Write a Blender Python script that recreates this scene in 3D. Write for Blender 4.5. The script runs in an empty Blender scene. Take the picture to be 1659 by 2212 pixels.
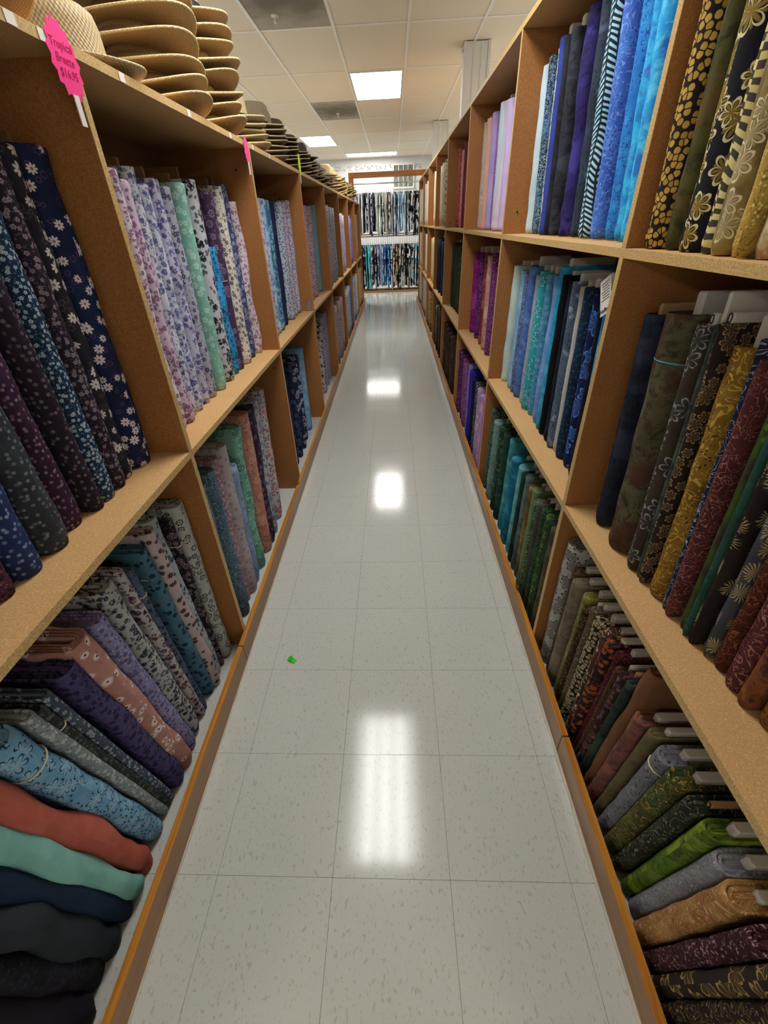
import bpy, math, random
import numpy as np
from mathutils import Vector, Matrix

scene = bpy.context.scene
COL = scene.collection
random.seed(7)
R = math.radians

# ------------------------------------------------------------------ camera
F_PX, CX, CY, CAM_H = 921.75, 817.36, 1059.3, 1.441
_pi, _ya, _ro = R(32.112), R(-2.886), R(-2.484)
_cp, _sp, _cy, _sy = math.cos(_pi), math.sin(_pi), math.cos(_ya), math.sin(_ya)
FW = Vector((_sy * _cp, _cy * _cp, -_sp))
_rt = Vector((_cy, -_sy, 0))
_up = _rt.cross(FW)
RT = math.cos(_ro) * _rt + math.sin(_ro) * _up
UP = -math.sin(_ro) * _rt + math.cos(_ro) * _up
CAM = Vector((0, 0, CAM_H))
cd = bpy.data.cameras.new('camera')
cam = bpy.data.objects.new('camera', cd)
COL.objects.link(cam)
cam.matrix_world = Matrix(((RT.x, UP.x, -FW.x, 0), (RT.y, UP.y, -FW.y, 0), (RT.z, UP.z, -FW.z, CAM_H), (0, 0, 0, 1)))
cd.sensor_width = 36
cd.lens = F_PX * 36 / 2212
cd.shift_x = (829.5 - CX) / 2212
cd.shift_y = (CY - 1106) / 2212
cd.clip_start = 0.02
scene.camera = cam

# ------------------------------------------------------------------ world, exposure
world = bpy.data.worlds.new('world')
scene.world = world
world.use_nodes = True
world.node_tree.nodes['Background'].inputs['Color'].default_value = (0.9, 0.95, 1, 1)
world.node_tree.nodes['Background'].inputs['Strength'].default_value = 0.02
vs = scene.view_settings
vs.view_transform = 'Standard'
vs.look = 'None'
vs.gamma = 1
vs.use_curve_mapping = False
vs.exposure = 0.98
LAMP = 9.0            # troffer diffuser strength

# ------------------------------------------------------------------ helpers
def proj(x, y, z):
    d = Vector((x, y, z)) - CAM
    k = d.dot(FW)
    return CX + F_PX * d.dot(RT) / k, CY - F_PX * d.dot(UP) / k

def y_of_u(u, x, z):
    """depth of a point on the shelf line (x, z) that is seen in column u"""
    lo, hi = 0.02, 14.0
    f = lambda y: proj(x, y, z)[0] - u
    if x > 0:
        g = f
    else:
        g = lambda y: -f(y)
    for _ in range(60):
        m = (lo + hi) / 2
        if g(m) > 0: lo = m
        else: hi = m
    return (lo + hi) / 2

def on_x(u, v, x):
    d = FW + RT * ((u - CX) / F_PX) - UP * ((v - CY) / F_PX)
    return CAM + d * (x / d.x)

def hexc(h):
    h = h.lstrip('#')
    c = [int(h[i:i + 2], 16) / 255 for i in (0, 2, 4)]
    return tuple((x / 12.92 if x <= .04045 else ((x + .055) / 1.055) ** 2.4) for x in c) + (1,)

def link(name, me, mat=None, parent=None, loc=None, kind=None):
    o = bpy.data.objects.new(name, me)
    COL.objects.link(o)
    if mat is not None and me is not None and not me.materials:
        me.materials.append(mat)
    if parent: o.parent = parent
    if loc: o.location = loc
    if kind: o['kind'] = kind
    return o

def tag(o, label, cat, group=None):
    o['label'] = label
    o['category'] = cat
    if group: o['group'] = group
    return o

def thing(name, label, cat, loc=(0, 0, 0), rot=(0, 0, 0), group=None):
    o = bpy.data.objects.new(name, None)
    COL.objects.link(o)
    o.location = loc
    o.rotation_euler = rot
    o.empty_display_size = .05
    return tag(o, label, cat, group)

class MB:
    def __init__(self): self.v = []; self.f = []
    def add(self, v, f):
        n = len(self.v); self.v += [tuple(p) for p in v]; self.f += [tuple(i + n for i in q) for q in f]; return self
    def box(self, x0, x1, y0, y1, z0, z1, b=0.0):
        if b <= 0:
            v = [(x, y, z) for z in (z0, z1) for y in (y0, y1) for x in (x0, x1)]
            return self.add(v, [(0, 2, 3, 1), (4, 5, 7, 6), (0, 1, 5, 4), (2, 6, 7, 3), (0, 4, 6, 2), (1, 3, 7, 5)])
        # chamfered box: octagon rings
        def ring(z, e):
            X0, X1, Y0, Y1 = x0 + e, x1 - e, y0 + e, y1 - e
            return [(X0 + b, Y0, z), (X1 - b, Y0, z), (X1, Y0 + b, z), (X1, Y1 - b, z), (X1 - b, Y1, z), (X0 + b, Y1, z), (X0, Y1 - b, z), (X0, Y0 + b, z)]
        rs = [ring(z0, b * .6), ring(z0 + b, 0), ring(z1 - b, 0), ring(z1, b * .6)]
        v = sum(rs, []); f = [tuple(range(7, -1, -1)), tuple(range(24, 32))]
        for k in range(3):
            for i in range(8):
                j = (i + 1) % 8
                f.append((k * 8 + i, k * 8 + j, k * 8 + 8 + j, k * 8 + 8 + i))
        return self.add(v, f)
    def tube(self, pts, r, n=8, closed=False):
        pts = [Vector(p) for p in pts]; m = len(pts); v = []; f = []
        for i, p in enumerate(pts):
            a = pts[(i - 1) % m] if (closed or i > 0) else p
            c = pts[(i + 1) % m] if (closed or i < m - 1) else p
            t = (c - a).normalized()
            s = t.cross(Vector((0, 0, 1)))
            if s.length < 1e-3: s = t.cross(Vector((1, 0, 0)))
            s.normalize(); w = s.cross(t)
            for k in range(n):
                th = 2 * math.pi * k / n
                v.append(p + s * (r * math.cos(th)) + w * (r * math.sin(th)))
        for i in range(m if closed else m - 1):
            for k in range(n):
                a = i * n + k; b = i * n + (k + 1) % n; c = ((i + 1) % m) * n + (k + 1) % n; d = ((i + 1) % m) * n + k
                f.append((a, b, c, d))
        if not closed:
            f.append(tuple(range(n - 1, -1, -1))); f.append(tuple((m - 1) * n + k for k in range(n)))
        return self.add(v, f)
    def lathe(self, prof, n=48, sx=1, sy=1, warp=None):
        v = []; f = []; m = len(prof)
        for i, (r, z) in enumerate(prof):
            for k in range(n):
                th = 2 * math.pi * k / n
                p = (r * math.cos(th) * sx, r * math.sin(th) * sy, z)
                v.append(warp(p, r, th) if warp else p)
        for i in range(m - 1):
            for k in range(n):
                f.append((i * n + k, i * n + (k + 1) % n, (i + 1) * n + (k + 1) % n, (i + 1) * n + k))
        return self.add(v, f)
    def mesh(self, name='mesh', smooth=False):
        me = bpy.data.meshes.new(name)
        me.from_pydata(self.v, [], self.f)
        if smooth: me.polygons.foreach_set('use_smooth', [True] * len(me.polygons))
        me.update()
        return me
    def build(self, name, mat, parent=None, loc=None, kind=None, smooth=False):
        return link(name, self.mesh(name, smooth), mat, parent, loc, kind)

def box_obj(name, mat, parent, x0, x1, y0, y1, z0, z1, b=0.0, kind=None):
    return MB().box(x0, x1, y0, y1, z0, z1, b).build(name, mat, parent, kind=kind)

# ------------------------------------------------------------------ node materials
class NT:
    def __init__(self, name):
        self.m = bpy.data.materials.new(name)
        self.m.use_nodes = True
        self.t = self.m.node_tree
        self.b = self.t.nodes['Principled BSDF']
    def n(self, typ, **kw):
        nd = self.t.nodes.new(typ)
        for k, v in kw.items(): setattr(nd, k, v)
        return nd
    def put(self, sock, val):
        if hasattr(val, 'is_output'): self.t.links.new(val, sock)
        elif val is not None: sock.default_value = val
    def math(self, op, a, b=None, c=None, clamp=False):
        nd = self.n('ShaderNodeMath', operation=op, use_clamp=clamp)
        for i, x in enumerate((a, b, c)):
            if x is not None: self.put(nd.inputs[i], x)
        return nd.outputs[0]
    def vmath(self, op, a, b=None, scale=None):
        nd = self.n('ShaderNodeVectorMath', operation=op)
        self.put(nd.inputs[0], a)
        if b is not None: self.put(nd.inputs[1], b)
        if scale is not None: self.put(nd.inputs['Scale'], scale)
        return nd.outputs['Value'] if op in ('LENGTH', 'DISTANCE', 'DOT_PRODUCT') else nd.outputs['Vector']
    def mix(self, fac, a, b):
        nd = self.n('ShaderNodeMix', data_type='RGBA')
        self.put(nd.inputs[0], fac); self.put(nd.inputs[6], a); self.put(nd.inputs[7], b)
        return nd.outputs[2]
    def noise(self, vec, scale, detail=2, rough=.5, dist=0, col=False):
        nd = self.n('ShaderNodeTexNoise')
        self.put(nd.inputs['Vector'], vec)
        nd.inputs['Scale'].default_value = scale; nd.inputs['Detail'].default_value = detail
        nd.inputs['Roughness'].default_value = rough; nd.inputs['Distortion'].default_value = dist
        return nd.outputs['Color' if col else 'Fac']
    def voro(self, vec, feature='F1', rand=1.0, dims='2D'):
        nd = self.n('ShaderNodeTexVoronoi', voronoi_dimensions=dims, feature=feature)
        self.put(nd.inputs['Vector'], vec)
        nd.inputs['Scale'].default_value = 1; nd.inputs['Randomness'].default_value = rand
        return nd
    def step(self, x, lo, hi):
        nd = self.n('ShaderNodeMapRange', interpolation_type='SMOOTHSTEP')
        self.put(nd.inputs[0], x)
        nd.inputs[1].default_value = lo; nd.inputs[2].default_value = hi
        return nd.outputs[0]
    def sep(self, v):
        nd = self.n('ShaderNodeSeparateXYZ'); self.put(nd.inputs[0], v); return nd.outputs
    def comb(self, x=0., y=0., z=0.):
        nd = self.n('ShaderNodeCombineXYZ')
        for i, q in enumerate((x, y, z)): self.put(nd.inputs[i], q)
        return nd.outputs[0]
    def bump(self, h, strength=.2, dist=.002):
        nd = self.n('ShaderNodeBump'); self.put(nd.inputs['Height'], h)
        nd.inputs['Strength'].default_value = strength; nd.inputs['Distance'].default_value = dist
        self.t.links.new(nd.outputs[0], self.b.inputs['Normal'])
    def fin(self, col=None, rough=.6, spec=.3, **kw):
        if col is not None: self.put(self.b.inputs['Base Color'], col)
        self.put(self.b.inputs['Roughness'], rough)
        self.b.inputs['Specular IOR Level'].default_value = spec
        for k, v in kw.items(): self.put(self.b.inputs[k.replace('_', ' ')], v)
        return self.m

def plain(name, h, rough=.6, spec=.3, var=.12, scale=30, bump=0.0, **kw):
    t = NT(name)
    c = hexc(h)
    tc = t.n('ShaderNodeTexCoord').outputs['Object']
    nz = t.noise(tc, scale, 3)
    d = tuple(x * (1 - var) for x in c[:3]) + (1,)
    e = tuple(min(1, x * (1 + var)) for x in c[:3]) + (1,)
    if bump: t.bump(nz, bump)
    return t.fin(t.mix(nz, d, e), rough, spec, **kw)

def geo_pos(t): return t.n('ShaderNodeNewGeometry').outputs['Position']

def mat_particle(name, h, dark, light):
    t = NT(name); p = geo_pos(t)
    a = t.noise(p, 260, 2, .6); b = t.noise(p, 9, 3)
    v = t.voro(t.vmath('MULTIPLY', p, (520, 520, 520)), dims='3D')
    c = t.mix(t.step(a, .3, .7), hexc(dark), hexc(h))
    c = t.mix(t.math('MULTIPLY', t.step(t.sep(v.outputs['Color'])[0], .90, .97), .45), c, hexc(light))
    c = t.mix(t.math('MULTIPLY', t.step(b, .35, .75), .25), c, hexc(dark))
    t.bump(a, .12, .001)
    return t.fin(c, .55, .3)

def mat_wood(name, base, dark, rough=.35, axis=1, side_col=None):
    t = NT(name); p = geo_pos(t)
    s = [40, 40, 40]; s[axis] = 2.2
    q = t.vmath('MULTIPLY', p, tuple(s))
    g = t.noise(q, 1.2, 5, .6, .8)
    k = t.voro(t.vmath('MULTIPLY', p, (9, 3.1, 9)), dims='3D')
    c = t.mix(t.step(g, .35, .68), hexc(base), hexc(dark))
    c = t.mix(t.math('SUBTRACT', 1, t.step(k.outputs['Distance'], .05, .13)), c, hexc('3a1c08'))
    if side_col:
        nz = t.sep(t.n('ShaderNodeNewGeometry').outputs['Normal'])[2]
        side = t.math('SUBTRACT', 1, t.step(nz, .3, .8))  # faces that don't point up blend unevenly toward a duller brown
        c = t.mix(t.math('MULTIPLY', side, t.math('MULTIPLY_ADD', t.noise(p, 6, 4), .5, .5)), c, hexc(side_col))
    t.bump(g, .1, .001)
    return t.fin(c, rough, .4)

M = {}
M['board'] = mat_particle('particle_board', 'cea673', 'bc9460', 'e6caa0')
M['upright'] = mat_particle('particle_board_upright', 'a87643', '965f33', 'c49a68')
M['edge'] = mat_particle('board_edge', 'cdb079', 'b08c54', 'e6d2a4')
M['backp'] = plain('hardboard_back', '8a6444', .7, .2)
M['rail'] = mat_wood('varnished_pine', 'c2822e', '9c6222', side_col='86684e')
M['beam'] = mat_wood('varnished_beam', 'b9792f', '96591f', axis=0)
M['caulk'] = plain('old_caulk', 'b3ad9e', .5, .3, .25, 18)
M['white'] = plain('white_paint', 'dedad2', .6, .3, .04)
M['wallw'] = plain('wall_white', 'd9d8d6', .7, .2, .03)
M['whiteb'] = plain('white_cardboard', 'c4c0b6', .6, .3, .06)
M['brownb'] = plain('brown_cardboard', '7c5c3c', .75, .2, .15)
M['tanb'] = plain('tan_cardboard', 'b08d66', .75, .2, .12)
M['string'] = plain('cream_string', 'd8c6a2', .7, .2)
M['tealstring'] = plain('teal_ribbon', '3f8f98', .6, .2)
M['black'] = plain('black_ink', '1a1714', .6, .3)
M['paper'] = plain('white_paper', 'e4e0da', .6, .2, .04)
M['pink'] = plain('neon_pink_card', 'ff3f93', .5, .2, .03)
M['yellow'] = plain('neon_yellow_card', 'd3ef2c', .5, .2, .03)
M['redink'] = plain('dark_red_ink', 'b8104e', .6, .2)
M['metal'] = plain('galvanised_metal', 'a9a8a4', .35, .5, .1, Metallic=.8)
M['chrome'] = plain('chrome_rail', 'c8c8ca', .2, .5, .03, Metallic=.9)
M['darkmetal'] = plain('dark_metal', '3c3a3a', .4, .4)
M['gap'] = plain('dark_joint', '2e2c29', .9, .1)
M['green'] = plain('green_plastic', '2fc02f', .2, .5, .1, scale=60)

def mat_floor():
    t = NT('vinyl_floor_tile'); p = geo_pos(t)
    w = t.vmath('ADD', p, t.vmath('SCALE', t.noise(p, 14, 2, col=True), scale=.03))
    fl = t.noise(t.vmath('MULTIPLY', w, (1.9, 1, 1)), 68, 2, .45)
    f2 = t.noise(t.vmath('MULTIPLY', t.vmath('ADD', w, (3.3, 1.2, 0)), (1.8, 1, 1)), 105, 2, .45)
    chip = t.math('MAXIMUM', t.step(fl, .63, .66), t.math('MULTIPLY', t.step(f2, .645, .675), .7))
    rnd = (fl, t.noise(p, 40, 1))
    c = t.mix(t.noise(p, 3.0, 4), hexc('bdc0bb'), hexc('c4c7c2'))
    c = t.mix(t.math('MULTIPLY', chip, .42), c, t.mix(rnd[1], hexc('8d8878'), hexc('a89f88')))
    n2 = t.noise(p, 7, 5, .7)
    c = t.mix(t.math('MULTIPLY', t.step(n2, .68, .8), .25), c, hexc('9a9282'))
    wear = t.noise(p, 5, 4)
    t.bump(t.noise(p, 2.2, 2), .03, .01)
    rough = t.math('MULTIPLY_ADD', wear, .08, .07)
    return t.fin(c, rough, .36)
M['floor'] = mat_floor()

def mat_far_floor():
    t = NT('vinyl_floor_far'); p = geo_pos(t)
    s = t.sep(p)
    def line(x, off):
        f = t.math('FRACT', t.math('DIVIDE', t.math('ADD', x, off), .3048))
        return t.math('LESS_THAN', f, .006)
    l = t.math('MAXIMUM', line(s[0], .488 + 30.48), line(s[1], -.400 + 30.48))
    c = t.mix(t.noise(p, 3.0, 4), hexc('bdc0bb'), hexc('c4c7c2'))
    c = t.mix(t.math('MULTIPLY', l, .5), c, hexc('6d685e'))
    t.bump(t.noise(p, 2.2, 2), .03, .01)
    return t.fin(c, t.math('MULTIPLY_ADD', t.noise(p, 5, 4), .08, .07), .36)
M['floor_far'] = mat_far_floor()

def mat_ceiling(name, stain):
    t = NT(name)
    p = geo_pos(t); o = t.n('ShaderNodeTexCoord').outputs['Object']
    a = t.noise(p, 190, 2); b = t.noise(p, 2.5, 3)
    c = t.mix(b, hexc('f0e3cc'), hexc('f4e9d6'))
    c = t.mix(t.math('MULTIPLY', t.step(a, .55, .75), .3), c, hexc('a89f8e'))
    if stain:
        r = t.vmath('LENGTH', t.vmath('SUBTRACT', o, (0, stain, 0)))
        w = t.math('ADD', r, t.math('MULTIPLY', t.noise(p, 6, 4), .5))
        f = t.math('SUBTRACT', 1, t.step(w, .35, .95))
        c = t.mix(t.math('MULTIPLY_ADD', f, .4, .45, clamp=True), c, hexc('5a554e'))
    t.bump(a, .2, .002)
    return t.fin(c, .9, .1)
M['ceil'] = mat_ceiling('ceiling_tile', None)
M['ceil_stain'] = mat_ceiling('ceiling_tile_stained', .001)
M['tbar'] = plain('ceiling_grid', 'f8f5ee', .5, .3, .04)

def mat_lamp():
    t = NT('lamp_diffuser')
    o = t.n('ShaderNodeTexCoord').outputs['Object']
    x = t.sep(o)[0]
    f = None
    for c in (-.14, 0.0, .14):
        g = t.math('SUBTRACT', 1, t.step(t.math('ABSOLUTE', t.math('SUBTRACT', x, c)), .012, .055))
        f = g if f is None else t.math('MAXIMUM', f, g)
    s = t.math('MULTIPLY_ADD', f, LAMP * 1.3, LAMP * .62)
    t.b.inputs['Emission Color'].default_value = (1, .98, .945, 1)
    t.put(t.b.inputs['Emission Strength'], s)
    return t.fin((.9, .9, .9, 1), .5, .3)
M['lamp'] = mat_lamp()

def mat_straw(name, a, b, sc=340):
    t = NT(name)
    u = t.n('ShaderNodeTexCoord').outputs['Object']
    s = t.sep(u)
    ang = t.math('ARCTAN2', s[1], s[0])
    rad = t.vmath('LENGTH', t.comb(s[0], s[1], 0.))
    w1 = t.math('SINE', t.math('MULTIPLY', ang, sc * .25))
    w2 = t.math('SINE', t.math('MULTIPLY', t.math('ADD', rad, s[2]), sc * 2.2))
    w = t.math('MULTIPLY', w1, w2)
    nz = t.noise(u, 140, 3)
    k = t.math('ADD', t.math('MULTIPLY_ADD', w, .28, .25), t.math('MULTIPLY', nz, .5), clamp=True)
    t.bump(w, .5, .0015)
    return t.fin(t.mix(k, hexc(b), hexc(a)), .6, .3)
M['straw'] = mat_straw('natural_straw', 'c8aa78', '8a6a40')
M['straw_pale'] = mat_straw('pale_straw', 'cbbb95', '92805c')
M['straw_woven'] = mat_straw('coarse_woven_straw', 'd8c49a', '6e5434', 250)
M['straw_grey'] = mat_straw('grey_straw', '8f8068', '5c4f3c')
M['straw_dark'] = mat_straw('dark_brown_straw', '5f4f3e', '33281e')
M['straw_cream'] = mat_straw('cream_straw', 'e3d0a0', 'c2a873')
M['band_tan'] = plain('tan_hat_band', 'a8845c', .6, .2)
M['band_gold'] = plain('gold_hat_band', 'b89a52', .6, .2)
M['band_black'] = plain('black_hat_band', '1c1a1c', .6, .2)

# -------------------------------------------------------- printed fabrics
_fab = {}
def fabric(kind, cols, scale=40, k=1.0):
    key = (kind, cols, scale, k)
    if key in _fab: return _fab[key]
    t = NT('fabric_' + kind)
    C = [hexc(c) for c in cols.split()]
    while len(C) < 4: C.append(C[-1])
    uv = t.n('ShaderNodeTexCoord').outputs['UV']
    rnd = t.n('ShaderNodeObjectInfo').outputs['Random']
    off = t.comb(t.math('MULTIPLY', rnd, 7.3), t.math('MULTIPLY', rnd, 3.1), t.math('MULTIPLY', rnd, 2.0))
    P = t.vmath('ADD', uv, off)
    def tone(a, b, s=14):
        return t.mix(t.step(t.noise(P, s, 4, .6), .32, .68), a, b)
    def cells(s, shift=0.0, rand=1.0, warp=0.0, feature='F1'):
        q = t.vmath('MULTIPLY', P, (s, s, 1))
        if shift: q = t.vmath('ADD', q, (shift, shift * 1.7, 0))
        if warp: q = t.vmath('ADD', q, t.vmath('SCALE', t.noise(q, .8, 2, col=True), scale=warp))
        return q, t.voro(q, feature, rand)
    def petals(s, n, size, shift=0.0, dens=1.0, soft=.05, outline=0.0, rand=.9, inner=.5):
        q, v = cells(s, shift, rand)
        d = t.vmath('SUBTRACT', q, v.outputs['Position'])
        x = t.sep(d); rc = t.sep(v.outputs['Color'])
        a = t.math('ADD', t.math('ARCTAN2', x[1], x[0]), t.math('MULTIPLY', rc[0], 6.28))
        lobe = t.math('ABSOLUTE', t.math('COSINE', t.math('MULTIPLY', a, n / 2)))
        rr = t.math('MULTIPLY_ADD', t.math('POWER', lobe, .6), size * (1 - inner), size * inner)
        rr = t.math('MULTIPLY', rr, t.math('MULTIPLY_ADD', rc[1], .5, .7))
        diff = t.math('SUBTRACT', v.outputs['Distance'], rr)
        if outline:
            m = t.math('SUBTRACT', 1, t.step(t.math('ABSOLUTE', diff), outline * .6, outline))
        else:
            m = t.math('SUBTRACT', 1, t.step(diff, -soft, soft))
        keep = t.math('LESS_THAN', rc[2], dens)
        cen = t.math('SUBTRACT', 1, t.step(v.outputs['Distance'], size * .2, size * .3))
        return t.math('MULTIPLY', m, keep), t.math('MULTIPLY', cen, keep), rc
    def contour(s, n, w, warp=.6):
        z = t.noise(P, s, 2, .5, warp)
        f = t.math('ABSOLUTE', t.math('SUBTRACT', t.math('FRACT', t.math('MULTIPLY', z, n)), .5))
        return t.math('SUBTRACT', 1, t.step(f, w * .6, w))
    if kind == 'solid':
        c = tone(C[0], C[1], 9)
        c = t.mix(t.math('MULTIPLY', petals(90, 2, .12, dens=.5)[0], .35 * k), c, C[2])
    elif kind == 'mottle':
        c = tone(C[0], C[1], 16)
        c = t.mix(t.math('MULTIPLY', t.step(t.noise(P, 30, 6, .7, .8), .46, .62), .9), c, C[2])
        c = t.mix(t.math('MULTIPLY', t.step(t.noise(P, 11, 4, .6), .52, .62), .85), c, C[3])
    elif kind == 'daisy':
        c = tone(C[0], C[1])
        m0, _, _ = petals(scale * 1.7, 6, .3, 3.3, .5, outline=.06)
        c = t.mix(t.math('MULTIPLY', m0, .3), c, C[3])
        m, cen, rc = petals(scale, 8 if k < 2 else 16, .36, 0, .62, inner=.3)
        c = t.mix(m, c, C[2]); c = t.mix(cen, c, C[3])
    elif kind == 'ditsy':
        c = tone(C[0], C[1])
        m2, _, _ = petals(scale * 1.9, 3, .3, 5.1, .6)
        c = t.mix(t.math('MULTIPLY', m2, .8), c, C[3])
        m, cen, rc = petals(scale, 5, .36, 0, .8)
        c = t.mix(m, c, C[2]); c = t.mix(t.math('MULTIPLY', cen, .8), c, C[0])
    elif kind == 'rose':
        c = tone(C[0], C[1])
        m2, _, _ = petals(scale * 1.6, 2, .42, 5.1, .6, inner=.2)
        c = t.mix(t.math('MULTIPLY', m2, .85), c, C[3])
        m, cen, rc = petals(scale, 5, .42, 0, .7, inner=.7)
        z = t.step(t.noise(P, scale * 2.4, 2, .5, 1.5), .52, .64)
        c = t.mix(m, c, t.mix(z, C[2], C[0]))
    elif kind == 'dots':
        c = tone(C[0], C[1])
        q, v = cells(scale, 0, .85)
        z = t.math('ADD', v.outputs['Distance'], t.math('MULTIPLY', t.noise(P, scale * 3, 2), .12))
        m = t.math('SUBTRACT', 1, t.step(z, .24 * k, .33 * k))
        c = t.mix(t.math('MULTIPLY', m, .62), c, t.mix(t.sep(v.outputs['Color'])[0], C[2], C[3]))
    elif kind == 'ring':
        c = tone(C[0], C[1])
        m, cen, rc = petals(scale, 7, .36, 0, .75, outline=.09)
        c = t.mix(m, c, C[2]); c = t.mix(cen, c, C[2])
        m2, _, _ = petals(scale * 1.5, 2, .2, 7.7, .6)
        c = t.mix(m2, c, C[3])
    elif kind == 'leaf':
        c = tone(C[0], C[1])
        m, cen, rc = petals(scale, 6, .5, 0, .95, outline=.06, inner=.12)
        m3, _, _ = petals(scale, 12, .44, 0, .95, inner=.15)
        c = t.mix(t.math('MULTIPLY', m3, .55), c, C[3])
        c = t.mix(m, c, C[2])
    elif kind == 'scroll':
        c = tone(C[0], C[1])
        c = t.mix(t.math('MULTIPLY', contour(scale * .55, 7, .11, 1.2), .85), c, C[2])
        q, v = cells(scale * 2.2, 2.2)
        d = t.math('MULTIPLY', t.math('SUBTRACT', 1, t.step(v.outputs['Distance'], .16, .26)), t.step(t.noise(P, 9, 2), .5, .6))
        c = t.mix(d, c, C[3])
    elif kind == 'pebble':
        q, v = cells(scale, 0, .8, 0, 'DISTANCE_TO_EDGE')
        q2, v2 = cells(scale, 0, .8)
        m = t.math('MULTIPLY', t.step(v.outputs['Distance'], .05 * k, .09 * k), t.math('SUBTRACT', 1, t.step(v2.outputs['Distance'], .40, .48)))
        c = t.mix(m, C[0], t.mix(t.sep(v2.outputs['Color'])[0], C[2], C[3]))
    elif kind == 'zebra':
        x = t.sep(P)
        z = t.math('ADD', t.math('MULTIPLY', x[1], scale * 1.6), t.math('MULTIPLY', t.noise(P, 8, 2), 3.5))
        z = t.math('ADD', z, t.math('MULTIPLY', x[0], scale * .5))
        m = t.step(t.math('SINE', t.math('MULTIPLY', z, 6.28)), -.1, .15)
        c = t.mix(m, tone(C[0], C[1], 6), tone(C[2], C[3], 6))
    elif kind == 'fern':
        x = t.sep(t.vmath('ADD', P, t.vmath('SCALE', t.noise(P, 7, 2, col=True), scale=.05)))
        tri = t.math('ABSOLUTE', t.math('SUBTRACT', t.math('FRACT', t.math('MULTIPLY', x[0], scale * .48)), .5))
        z = t.math('ADD', t.math('MULTIPLY', x[1], scale * 2.0), t.math('MULTIPLY', tri, 2.6))
        m = t.step(t.math('SINE', t.math('MULTIPLY', z, 6.28)), -.1, .2)
        m = t.math('MULTIPLY', m, t.step(tri, .02, .07))
        m = t.math('MULTIPLY', m, t.math('SUBTRACT', 1, t.step(tri, .42, .47)))
        c = t.mix(m, tone(C[0], C[1], 6), tone(C[2], C[3], 6))
    elif kind == 'speck':
        c = tone(C[0], C[1])
        z = t.noise(t.vmath('MULTIPLY', P, (1.6, 1, 1)), scale * 2.2, 3, .6)
        c = t.mix(t.step(z, .56, .63), c, C[2])
        c = t.mix(t.step(t.noise(P, scale * .5, 4), .58, .68), c, C[3])
    elif kind == 'feather':
        c = tone(C[0], C[1])
        q, v = cells(scale, 0, .8)
        d = t.vmath('SUBTRACT', q, v.outputs['Position'])
        x = t.sep(d)
        a = t.math('ARCTAN2', x[1], x[0])
        st = t.step(t.math('SINE', t.math('ADD', t.math('MULTIPLY', a, 17), t.math('MULTIPLY', t.noise(P, 75, 2), 11))), .0, .4)
        m = t.math('MULTIPLY', st, t.math('SUBTRACT', 1, t.step(t.math('ADD', v.outputs['Distance'], t.math('MULTIPLY', t.noise(P, 40, 2), .5)), .5, .68)))
        c = t.mix(m, c, t.mix(t.sep(v.outputs['Color'])[0], C[2], C[3]))
    elif kind == 'blotch':
        z = t.noise(P, scale * .25, 2, .5, .6)
        c = t.mix(t.step(z, .48, .52), C[0], C[1])
        c = t.mix(t.step(t.noise(P, scale * .4, 2), .6, .64), c, C[2])
    else:
        c = tone(C[0], C[1])
    wv = t.noise(P, 420, 1)
    wr = t.noise(t.vmath('MULTIPLY', P, (1, .55, 1)), 22, 3, .55)
    t.bump(t.math('ADD', t.math('MULTIPLY', wv, .12), wr), .35, .006)
    m = t.fin(c, .82, .15)
    _fab[key] = m
    return m

# ------------------------------------------------------------------ lamps (ceiling troffers)
CEIL = 2.791
XL = [-1.059 + .6096 * i for i in range(-8, 11)]          # grid lines across
YL = [4.897 + 1.2192 * j for j in range(-7, 8)]           # grid lines along
WALL_Y = 13.26
ROOM_X0, ROOM_X1, ROOM_Y0 = XL[0], XL[-1], YL[0]
lamp_cells = {}
LAMPS = [(7, 4, 'nearest ceiling light panel, overhead and seen mirrored in floor'),
         (9, 4, None)]
def troffer(x0, x1, y0, y1, label):
    cx, cy = (x0 + x1) / 2, (y0 + y1) / 2
    long_x = (x1 - x0) > (y1 - y0)
    L, W = max(x1 - x0, y1 - y0), min(x1 - x0, y1 - y0)
    t = thing('ceiling_light', label, 'light', (cx, cy, CEIL), (0, 0, R(90) if long_x else 0), 'fluorescent ceiling panels')
    e = .022
    m = MB()
    for (a, b, c, d) in ((-W / 2, W / 2, -L / 2, -L / 2 + e), (-W / 2, W / 2, L / 2 - e, L / 2), (-W / 2, -W / 2 + e, -L / 2 + e, L / 2 - e), (W / 2 - e, W / 2, -L / 2 + e, L / 2 - e)):
        m.box(a, b, c, d, -.012, .02)
    m.build('frame', M['white'], t)
    MB().add([(-W / 2 + e, -L / 2 + e, -.004), (W / 2 - e, -L / 2 + e, -.004), (W / 2 - e, L / 2 - e, -.004), (-W / 2 + e, L / 2 - e, -.004)], [(0, 3, 2, 1)]).build('diffuser', M['lamp'], t)
    return t
TROFF = []
def lampcell(i, j, label):
    lamp_cells[(i, j)] = 1
    troffer(XL[i] + .01, XL[i + 1] - .01, YL[j] + .01, YL[j + 1] - .01, label)
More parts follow.
